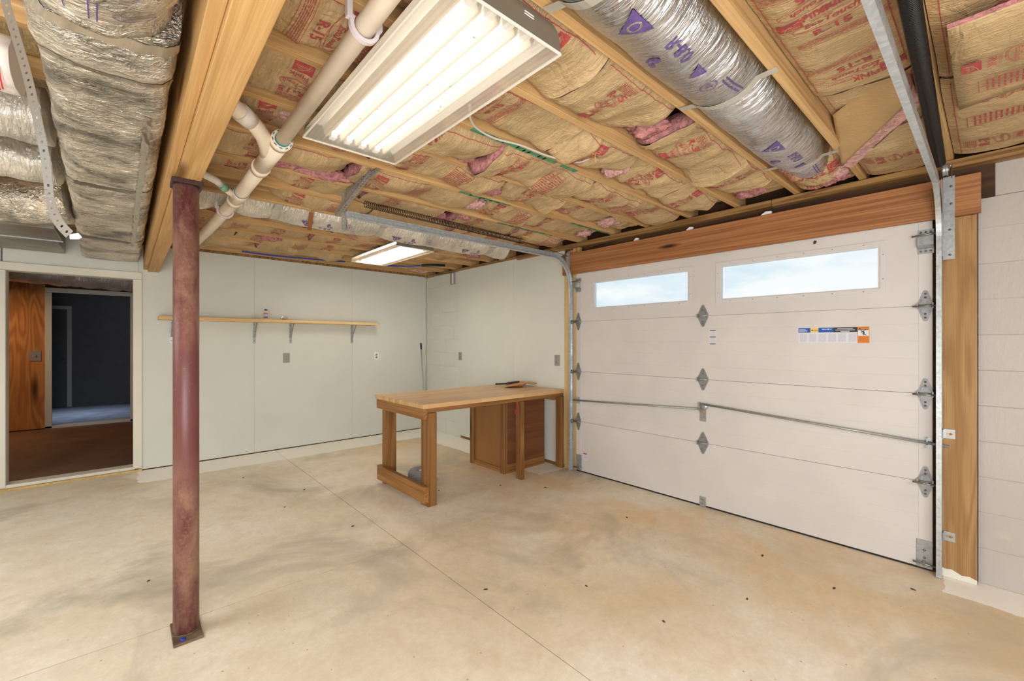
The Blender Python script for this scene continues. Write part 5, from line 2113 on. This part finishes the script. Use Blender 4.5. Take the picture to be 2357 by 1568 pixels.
# ------------------------------------------------------------------ PVC DRAIN
dp = thing('drain_pipe', 'cream plastic drain pipe with wye branches hung under the joists', 'pipe', (0.55, 2.4, 2.3))
PA = Vector((0.543, -0.6, 2.378))
PB = Vector((0.560, 2.30, 2.352))
PC = Vector((0.560, 3.25, 2.352))
PD = Vector((0.538, 4.34, 2.352))
PE = Vector((0.47, 5.9, 2.345))
bm = bmesh.new()
tube(bm, [PA, (PA + PB) / 2, PB], 0.031, 28)
obj('upper_run', bm, M_pvc, dp)
bm = bmesh.new()
tube(bm, [PB + Vector((0, 0.05, 0)), PC, PD, PE], 0.0395, 28)
obj('lower_run', bm, M_pvc, dp)
# wye fitting
bm = bmesh.new()
tube(bm, [PB + Vector((0, -0.02, 0)), PB + Vector((0, 0.03, 0))], 0.0475, 28)
tube(bm, [PB + Vector((0, 0.03, 0)), PB + Vector((0, 0.42, 0))], 0.0425, 28)
tube(bm, [PB + Vector((0, 0.40, 0)), PB + Vector((0, 0.46, 0))], 0.047, 28)
# branch leaving towards the beam
br = [Vector(q) for q in ((0.558, 2.56, 2.355), (0.530, 2.44, 2.358), (0.490, 2.33, 2.362), (0.445, 2.255, 2.368), (0.405, 2.21, 2.374), (0.34, 2.16, 2.385), (0.27, 2.13, 2.395))]
tube(bm, br, 0.036, 24)
wy = obj('wye_fitting', bm, M_pvc, dp)
bm = bmesh.new()
tube(bm, [br[4].lerp(br[3], 0.3), br[4].lerp(br[5], 0.6)], 0.041, 24)
obj('coupling', bm, M_pvcw, wy)
for p, r_ in ((PB + Vector((0, -0.022, 0)), 0.0335),):
    bm = bmesh.new()
    tube(bm, [p + Vector((0, -0.006, 0)), p + Vector((0, 0.004, 0))], r_, 28)
    obj('primer_ring', bm, M_teal, wy)['kind'] = 'stuff'
bm = bmesh.new()
for k in range(10):
    an = R(k * 36)
    tube(bm, [PB + Vector((0.044 * math.cos(an), -0.0215, 0.044 * math.sin(an))), PB + Vector((0.042 * math.cos(an + .3), -0.0215, 0.042 * math.sin(an + .3)))], 0.0022, 6)
obj('primer_smear', bm, M_teal, wy)['kind'] = 'stuff'
# second hub with the small branch
QC = PC + Vector((0, 0.06, 0))
bm = bmesh.new()
tube(bm, [QC + Vector((0, -0.05, 0)), QC + Vector((0, 0.0, 0)), QC + Vector((-0.003, 0.16, 0))], 0.0445, 28)
tube(bm, [QC + Vector((-0.003, 0.13, 0)), QC + Vector((-0.005, 0.2, 0))], 0.0475, 28)
sb = [QC + Vector((0, 0.10, 0)), QC + Vector((-0.06, 0.0, 0.004)), QC + Vector((-0.12, -0.1, 0.01))]
tube(bm, sb, 0.021, 18)
h2 = obj('wye_fitting', bm, M_pvc, dp)
bm = bmesh.new()
tube(bm, [sb[1] + Vector((-0.03, -0.05, 0.003)), sb[2]], 0.0255, 18)
obj('primer_collar', bm, plain('teal_smear', (120, 178, 160), 0.5, var=0.3, vscale=40), h2)
bm = bmesh.new()
tube(bm, [sb[2], sb[2] + Vector((-0.03, -0.04, 0.006)), sb[2] + Vector((-0.09, -0.06, 0.02)), sb[2] + Vector((-0.2, -0.07, 0.03))], 0.022, 18)
obj('branch', bm, M_pvcw, h2)
bm = bmesh.new()
tube(bm, [QC + Vector((0, -0.054, 0)), QC + Vector((0, -0.046, 0))], 0.0425, 28)
obj('primer_ring', bm, M_teal, h2)['kind'] = 'stuff'
# hangers
for yy, r_, px_, pz_ in ((1.31, 0.034, 0.5541, 2.359), (3.80, 0.0425, 0.549, 2.352)):
    bm = bmesh.new()
    pts = [(px_ + (r_ + 0.006) * math.cos(R(an)), yy, pz_ + (r_ + 0.006) * math.sin(R(an))) for an in range(150, 391, 12)]
    sweep(bm, pts, [(-0.008, -0.005), (0.008, -0.005), (0.008, 0.007), (-0.008, 0.007)], (0, 1, 0), closed=True)
    for s in (-1, 1):
        bx(bm, px_ + s * (r_ + 0.014) - 0.008, px_ + s * (r_ + 0.014) + 0.008, yy - 0.009, yy + 0.009, pz_ + 0.01, CZ - 0.001)
    obj('pipe_hanger', bm, M_hangr, dp)

# ------------------------------------------------------------------ WORKBENCH
wbk = thing('workbench', 'wooden workbench with butcher block top against the garage door side wall', 'workbench', (2.72, 3.63, 0))
X0, X1, Y0, Y1 = 1.836, 3.594, 3.155, 4.085
obj('tabletop', box(X0, X1, Y0, Y1, 0.822, 0.86, 0.002), M_butcher, wbk)
obj('end_apron', box(1.838, 1.876, 3.152, 4.05, 0.733, 0.8215, 0.0015), M_benchY, wbk)
obj('front_apron', box(1.8765, 3.594, 3.165, 3.203, 0.785, 0.8215, 0.0015), M_benchX, wbk)
obj('back_apron', box(1.8765, 3.594, 4.01, 4.048, 0.735, 0.8215, 0.0015), M_benchX, wbk)
obj('wall_cleat', box(3.555, 3.594, 3.26, 4.0, 0.735, 0.8215, 0.0015), M_benchY, wbk)
obj('leg', box(1.877, 1.962, 3.204, 3.262, 0, 0.8215, 0.002), M_benchZ, wbk)
obj('leg', box(1.877, 1.962, 3.146, 3.203, 0, 0.784, 0.002), M_benchZ, wbk)
obj('leg', box(1.877, 1.99, 3.935, 4.009, 0, 0.8215, 0.002), M_benchZ, wbk)
obj('leg', box(2.945, 2.987, 3.150, 3.232, 0, 0.784, 0.002), M_benchZ, wbk)
obj('leg', box(3.556, 3.594, 3.156, 3.245, 0, 0.784, 0.002), M_benchZ, wbk)
obj('stretcher', box(1.832, 1.8765, 3.132, 4.03, 0.042, 0.178, 0.002), M_benchY, wbk)
# cabinet box under it
cab = thing('bench_cabinet', 'stained plywood cupboard box with framed side under the workbench', 'cabinet', (3.26, 3.7, 0))
obj('post', box(2.938, 2.982, 3.940, 4.006, 0, 0.733, 0.002), M_benchZ, cab)
obj('post', box(2.938, 2.982, 3.405, 3.47, 0, 0.784, 0.002), M_benchZ, cab)
obj('bottom_rail', box(2.945, 2.978, 3.4705, 3.9395, 0.0, 0.05, 0.002), M_benchY, cab)
obj('end_panel', box(2.962, 2.974, 3.4705, 3.9395, 0.0505, 0.733, 0.001), M_plyZ, cab)
obj('side_panel', box(2.9825, 3.552, 3.415, 3.427, 0.09, 0.784, 0.001), M_plyX, cab)
obj('side_rail', box(2.9825, 3.552, 3.411, 3.43, 0.0, 0.0895, 0.001), M_benchX, cab)
obj('back_panel', box(2.9825, 3.552, 3.99, 4.002, 0.0, 0.733, 0.001), M_plyX, cab)
obj('bottom_board', box(2.9825, 3.552, 3.4305, 3.989, 0.03, 0.045, 0.001), M_plyX, cab)
# red hook under the front apron
bm = bmesh.new()
pts = [(2.925, 3.185, 0.784), (2.925, 3.185, 0.765), (2.932, 3.184, 0.745), (2.934, 3.184, 0.72), (2.934, 3.184, 0.69)]
pts += [(2.914 + 0.02 * math.cos(R(an)), 3.184, 0.675 + 0.02 * math.sin(R(an))) for an in range(0, -181, -20)]
pts += [(2.893, 3.184, 0.69), (2.892, 3.184, 0.705)]
tube(bm, pts, 0.0035, 8)
tag(obj('storage_hook', bm, M_redvinyl), 'red vinyl hook screwed under the workbench front edge', 'hook')

# dustpan and brush on the bench
dpn = thing('dustpan', 'tan plastic dustpan lying on the workbench top', 'dustpan', (3.44, 3.68, 0.861))


def Wl(c, dirx, p):
    """local (a along dirx, b across, z) to world"""
    ax = Vector(dirx).normalized()
    ay = Vector((-ax.y, ax.x, 0))
    return Vector(c) + ax * p[0] + ay * p[1] + Vector((0, 0, p[2]))


C0, DX = (3.40, 3.70, 0.862), (0.62, -0.55, 0)
bm = bmesh.new()
n, mm = 16, 14
g0 = []
for i in range(n + 1):
    t = i / n
    row = []
    for j in range(mm + 1):
        s = j / mm * 2 - 1
        wdt = 0.125 - 0.02 * t ** 2
        a = -0.13 + 0.24 * t
        z = 0.046 * clampf(abs(s) ** 4 * clampf(t * 1.3 + 0.05) + clampf((t - 0.74) / 0.26) ** 1.4) + 0.001
        row.append(Wl(C0, DX, (a - 0.02 * (s * s) * (t < 0.5) * (1 - 2 * t), s * wdt, z)))
    g0.append(row)
bm2 = grid_bm(g0, 0.003)
obj('pan', bm2, M_tan, dpn)
bm = bmesh.new()
hp = [(0.10, 0, 0.044), (0.13, 0, 0.046), (0.16, 0, 0.042), (0.19, 0, 0.037), (0.225, 0, 0.04)]
rs = [0.008, 0.011, 0.015, 0.014, 0.004]
rr_ = tube(bm, [Wl(C0, DX, p) for p in hp], rs, 14)
obj('handle', bm, M_tan, dpn)
bs = thing('hand_brush', 'black hand brush with a long handle tucked into the tan dustpan', 'brush', (3.38, 3.86, 0.861))
bm = bmesh.new()
Hb = [Vector((3.30, 3.985, 0.877)), Vector((3.34, 3.945, 0.879)), Vector((3.39, 3.895, 0.882))]
tube(bm, Hb, [0.010, 0.010, 0.009], 12)
obj('handle', bm, M_black, bs)
bm = bmesh.new()
tube(bm, [Hb[2], Hb[2].lerp(Vector((3.50, 3.785, 0.895)), 0.12), Vector((3.50, 3.785, 0.895)), Vector((3.52, 3.765, 0.893))], [0.009, 0.019, 0.021, 0.006], 14)
obj('brush_block', bm, M_black, bs)
bm = bmesh.new()
for i in range(9):
    for j in (-1, 0, 1):
        p = Hb[2].lerp(Vector((3.50, 3.785, 0.89)), 0.15 + 0.1 * i) + Vector((0.007 * j, 0.007 * j, -0.008))
        tube(bm, [p, p + Vector((0.004 * j, 0.004 * j, -0.014))], [0.004, 0.003], 5)
br_ = obj('bristles', bm, M_black, bs)
br_['kind'] = 'stuff'

# grey ribbed tyre behind the stretcher
ty = thing('small_tire', 'grey ribbed rubber tire lying on the floor behind the workbench stretcher', 'tire', (2.17, 3.78, 0))
TC = Vector((2.211, 3.821, 0.0))
bm = bmesh.new()
N, Mn = 72, 20
rings = []
for i in range(N):
    an = 2 * math.pi * i / N
    ring = []
    for j in range(Mn):
        b_ = 2 * math.pi * j / Mn
        rr2 = 0.088 + 0.048 * math.copysign(abs(math.cos(b_)) ** 0.8, math.cos(b_))
        zz = 0.058 + 0.056 * math.copysign(abs(math.sin(b_)) ** 0.8, math.sin(b_))
        ring.append(bm.verts.new(TC + Vector((rr2 * math.cos(an), rr2 * math.sin(an), zz))))
    rings.append(ring)
for i in range(N):
    for j in range(Mn):
        bm.faces.new((rings[i][j], rings[(i + 1) % N][j], rings[(i + 1) % N][(j + 1) % Mn], rings[i][(j + 1) % Mn])).smooth = True
obj('carcass', bm, M_rubber, ty)
for zz in (0.025, 0.04, 0.055, 0.07, 0.085):
    bm = bmesh.new()
    rr2 = 0.088 + 0.048 * max(0.0, 1 - (abs(zz - 0.058) / 0.056) ** 2.5) ** 0.4 + 0.001
    tube(bm, [TC + Vector((rr2 * math.cos(R(k * 6)), rr2 * math.sin(R(k * 6)), zz)) for k in range(61)], 0.004, 6, cap=False)
    obj('tread_rib', bm, M_rubber, ty)
bm = bmesh.new()
lathe(bm, [(0.02, 0.03), (0.045, 0.03), (0.045, 0.05), (0.03, 0.06), (0.03, 0.10), (0.02, 0.10)], TC, 28)
obj('hub', bm, M_white, ty)

# ------------------------------------------------------------------ SHELF AND WHAT STANDS ON IT
sh = thing('wall_shelf', 'long pine board shelf on four metal brackets on the back wall', 'shelf', (1.49, 6.0, 1.62))
obj('board', box(0.26, 2.72, 5.918, YB - 0.001, 1.622, 1.66, 0.002), M_shelf, sh)
for bxp in (0.378, 1.185, 1.598, 2.402):
    k = thing('tmp', '', '', (bxp, YB - 0.002, 1.37))
    k.name = 'bracket'
    del k['label'], k['category']
    WL[k.name] = Vector((bxp, YB - 0.002, 1.37))
    k.parent = sh
    k.location = Vector((bxp, YB - 0.002, 1.37)) - wloc(sh)
    bm = bmesh.new()
    pts = [(-0.016, 0.0), (-0.010, -0.006), (0.010, -0.006), (0.016, 0.0), (0.016, 0.25), (-0.016, 0.25)]
    prism(bm, pts, (bxp, YB - 0.0015, 1.371), (1, 0, 0), (0, 0, 1), (0, -0.003, 0))
    obj('wall_arm', bm, M_galv, k)
    obj('shelf_arm', box(bxp - 0.013, bxp + 0.013, 5.93, YB - 0.006, 1.6185, 1.6215, 0.0005), M_galv, k)
    bm = bmesh.new()
    ribbon(bm, [(bxp, YB - 0.005, 1.44), (bxp, 5.955, 1.617)], 0.014, 0.004, (1, 0, 0))
    obj('brace', bm, M_steel, k)
    bm = bmesh.new()
    for zz in (1.395, 1.51, 1.595):
        lathe(bm, [(0.0045, 0), (0.0045, -0.002), (0.0, -0.003)], (bxp, YB - 0.0045, zz), 8, axis='Y')
    obj('screw', bm, M_hole, k)['kind'] = 'stuff'

gb = thing('glue_bottle', 'ivory wood glue bottle with blue cap standing on the wall shelf', 'bottle', (1.287, 6.0, 1.66))
bm = bmesh.new()
lathe(bm, [(0.0, 0.0), (0.030, 0.0), (0.033, 0.004), (0.033, 0.088), (0.03, 0.098), (0.018, 0.104), (0.013, 0.106), (0.013, 0.112)], (1.287, 6.0, 1.661), 28, sy=0.7)
obj('body', bm, M_glue, gb)
bm = bmesh.new()
lathe(bm, [(0.0155, 0.109), (0.0155, 0.118), (0.012, 0.124), (0.007, 0.128)], (1.287, 6.0, 1.661), 20)
obj('cap', bm, M_blue, gb)
bm = bmesh.new()
lathe(bm, [(0.007, 0.128), (0.004, 0.146), (0.002, 0.152), (0.0, 0.153)], (1.287, 6.0, 1.661), 14)
obj('nozzle', bm, M_white, gb)


def lab_pt(z, th):
    return Vector((1.287 + 0.0336 * math.cos(th), 6.0 + 0.0336 * 0.7 * math.sin(th), 1.661 + z))


for nm, z0, z1, t0, t1, mt, off in (('label', 0.012, 0.082, 222, 308, M_lbl_blue, 0), ('label_band', 0.026, 0.037, 218, 312, M_lbl_org, 0.0004), ('label_band', 0.044, 0.058, 228, 302, M_lbl_wht, 0.0004), ('label_band', 0.064, 0.070, 228, 302, M_lbl_wht, 0.0004), ('label_band', 0.074, 0.082, 226, 304, M_lbl_blk, 0.0004)):
    bm = bmesh.new()
    g = [[bm.verts.new(lab_pt(z, R(t0 + (t1 - t0) * k / 10)) * 1 + Vector((0, -off, 0))) for k in range(11)] for z in (z0, z1)]
    for k in range(10):
        bm.faces.new((g[0][k], g[0][k + 1], g[1][k + 1], g[1][k]))
    obj(nm, bm, mt, gb)

# little clear bag of screws
sb_ = thing('screw_bag', 'small clear plastic bag of brass screws on the wall shelf', 'bag', (1.497, 6.0, 1.66))
bm = bmesh.new()
for i in range(16):
    p = Vector((1.497 + random.uniform(-0.022, 0.022), 6.0 + random.uniform(-0.012, 0.012), 1.664 + random.uniform(0, 0.004) + 0.012 * random.random()))
    d = Vector((random.uniform(-1, 1), random.uniform(-1, 1), random.uniform(-0.3, 0.6))).normalized() * 0.014
    tube(bm, [p, p + d * 0.7, p + d * 0.75, p + d], [0.0018, 0.0018, 0.004, 0.004], 6)
o = obj('screws', bm, M_brass, sb_)
o['kind'] = 'stuff'
m, nt, b = newmat('clear_film')
nt.nodes.remove(b)
t_ = nd(nt, 'ShaderNodeBsdfTransparent')
g_ = nd(nt, 'ShaderNodeBsdfGlossy')
g_.inputs['Roughness'].default_value = 0.15
mx_ = nd(nt, 'ShaderNodeMixShader')
mx_.inputs[0].default_value = 0.2
nt.links.new(t_.outputs[0], mx_.inputs[1])
nt.links.new(g_.outputs[0], mx_.inputs[2])
nt.links.new(mx_.outputs[0], nt.nodes['Material Output'].inputs['Surface'])
bm = bmesh.new()
bmesh.ops.create_icosphere(bm, subdivisions=3, radius=1)
for v in bm.verts:
    q = v.co.copy()
    k_ = 1 + 0.5 * noise.noise(q * 3.1)
    v.co = Vector((1.497 + q.x * 0.042 * k_, 6.0 + q.y * 0.02 * k_, 1.6615 + max(0, (q.z + 0.6) * 0.026 * k_)))
obj('film', bm, m, sb_)


# ------------------------------------------------------------------ WALL PLATES
def plate_back(name, label, x0, x1, z0, z1, mat, kind, cat):
    t = thing(name, label, cat, ((x0 + x1) / 2, YB, z0))
    obj('cover_plate', box(x0, x1, YB - 0.007, YB - 0.0005, z0, z1, 0.002), mat, t)
    cx, cz = (x0 + x1) / 2, (z0 + z1) / 2
    if kind == 'outlet':
        for s in (-1, 1):
            bm = bmesh.new()
            lathe(bm, [(0.0165, -0.0075), (0.0165, -0.009), (0.0, -0.0092)], (cx, YB, cz + s * 0.0195), 20, axis='Y')
            o = obj('socket_face', bm, M_greyp, t)
            bm = bmesh.new()
            for dx in (-0.006, 0.006):
                bx(bm, cx + dx - 0.001, cx + dx + 0.001, YB - 0.0096, YB - 0.0092, cz + s * 0.0195 - 0.002, cz + s * 0.0195 + 0.006)
            obj('slot', bm, M_hole, o)['kind'] = 'stuff'
    else:
        bm = bmesh.new()
        for s in (-1, 1):
            lathe(bm, [(0.0035, -0.0072), (0.0035, -0.0085), (0.0, -0.009)], (cx, YB, cz + s * 0.018), 10, axis='Y')
        obj('screw', bm, M_hole, t)['kind'] = 'stuff'


plate_back('blank_plate', 'grey blank cover plate under the wall shelf', 1.508, 1.588, 1.113, 1.238, M_greyp, 'blank', 'cover plate')
plate_back('wall_outlet', 'white duplex outlet on the back wall right of the shelf brackets', 2.733, 2.803, 1.118, 1.232, M_white, 'outlet', 'outlet')


def plate_right(name, label, y0, y1, z0, z1, xw):
    t = thing(name, label, 'outlet', (xw, (y0 + y1) / 2, z0), 'grey outlets on the side wall')
    obj('cover_plate', box(xw - 0.007, xw - 0.0005, y0, y1, z0, z1, 0.002), M_greyp, t)
    cy, cz = (y0 + y1) / 2, (z0 + z1) / 2
    for s in (-1, 1):
        bm = bmesh.new()
        lathe(bm, [(0.0165, -0.0075), (0.0165, -0.009), (0.0, -0.0092)], (xw, cy, cz + s * 0.0195), 20, axis='X')
        o = obj('socket_face', bm, M_greyp, t)
        bm = bmesh.new()
        for dy in (-0.006, 0.006):
            bx(bm, xw - 0.0096, xw - 0.0092, cy + dy - 0.001, cy + dy + 0.001, cz + s * 0.0195 - 0.002, cz + s * 0.0195 + 0.006)
        obj('slot', bm, M_hole, o)['kind'] = 'stuff'


plate_right('wall_outlet', 'grey outlet on the side wall near the back corner', 5.10, 5.18, 1.12, 1.235, 3.60)
plate_right('wall_outlet', 'grey outlet on the side wall just left of the garage door track', 3.22, 3.30, 1.115, 1.235, 3.60)
vb = thing('wall_box', 'small grey box high on the block wall near the back corner', 'box', (3.61, 5.33, 2.22))
obj('body', box(3.585, 3.612, 5.29, 5.385, 2.235, 2.40, 0.002), M_greyp, vb)
obj('lid', box(3.58, 3.5845, 5.295, 5.33, 2.24, 2.395, 0.001), M_white, vb)

# mop handle in the corner
mh = thing('mop_handle', 'thin metal pole with a dark blue grip leaning in the back corner', 'pole', (3.55, 6.04, 0))
bm = bmesh.new()
P0, P1_ = Vector((3.575, 6.06, 0.0)), Vector((3.449, 6.0, 1.368))
tube(bm, [P0, P0.lerp(P1_, 0.93)], 0.009, 12)
obj('pole', bm, M_galv, mh)
bm = bmesh.new()
tube(bm, [P0.lerp(P1_, 0.925), P0.lerp(P1_, 0.94), P0.lerp(P1_, 0.97), P0.lerp(P1_, 0.99), P1_], [0.011, 0.013, 0.014, 0.013, 0.006], 14)
obj('grip', bm, plain('navy_grip', (26, 32, 84), 0.4), mh)


# ------------------------------------------------------------------ CABLES AND PIPES AT THE CEILING
def cable(name, label, cat, pts, r, mat, group=None):
    bm = bmesh.new()
    P = [Vector(p) for p in pts]
    out = []
    for i in range(len(P) - 1):
        p0, p1, p2, p3 = P[max(i - 1, 0)], P[i], P[i + 1], P[min(i + 2, len(P) - 1)]
        for k in range(6):
            t = k / 6
            out.append(0.5 * ((2 * p1) + (-p0 + p2) * t + (2 * p0 - 5 * p1 + 4 * p2 - p3) * t * t + (-p0 + 3 * p1 - 3 * p2 + p3) * t ** 3))
    out.append(P[-1])
    tube(bm, out, r, 10)
    return tag(obj(name, bm, mat), label, cat, group)


cable('electric_cable', 'pale grey electric cable looping along a joist beside the big fixture', 'cable', [(1.10, 1.50, 2.40), (1.16, 1.58, 2.395), (1.26, 1.655, 2.405), (1.40, 1.69, 2.415), (1.56, 1.675, 2.425), (1.76, 1.66, 2.42), (1.95, 1.62, 2.425), (2.03, 1.56, 2.46)], 0.0055, M_greywire)
cable('electric_cable', 'yellow electric cable between joists near the far end of the door header', 'cable', [(2.62, 3.08, 2.46), (2.85, 3.12, 2.435), (3.05, 3.13, 2.44), (3.25, 3.15, 2.43), (3.45, 3.18, 2.45)], 0.006, M_yelwire)
cable('water_pipe', 'blue water pipe at the ceiling by the back wall, left of the small fixture', 'pipe', [(1.0, 5.80, 2.43), (1.25, 5.78, 2.42), (1.6, 5.76, 2.425), (1.9, 5.72, 2.43), (2.15, 5.70, 2.44)], 0.009, M_bluepex, 'blue water pipes')
bp = cable('water_pipe', 'blue water pipe at the ceiling, right of the small fixture', 'pipe', [(2.35, 5.42, 2.40), (2.6, 5.36, 2.395), (2.85, 5.28, 2.405), (3.05, 5.18, 2.43)], 0.009, M_bluepex, 'blue water pipes')
bm = bmesh.new()
tube(bm, [(3.0, 5.2, 2.423), (3.1, 5.15, 2.434), (3.28, 5.05, 2.438)], 0.017, 12)
obj('foam_sleeve', bm, M_black, bp)
for i, (x, y, z0, z1) in enumerate(((1.90, 1.44, 2.475, 2.355), (2.42, 1.39, 2.45, 2.365), (3.05, 5.17, 2.42, 2.24))):
    bm = bmesh.new()
    tube(bm, [(x, y, z0), (x + 0.004, y, z0 * 0.6 + z1 * 0.4), (x - 0.004, y + 0.004, z0 * 0.25 + z1 * 0.75), (x + 0.002, y, z1)], 0.0022, 6)
    tag(obj('hanging_wire', bm, M_tape), ('thin tan wire dangling by the first torn batt behind the big fixture', 'short tan wire dangling by the torn paper near the wide silver duct', 'thin pale wire dangling near the black foam sleeve by the back wall')[i], 'wire', 'dangling wires')
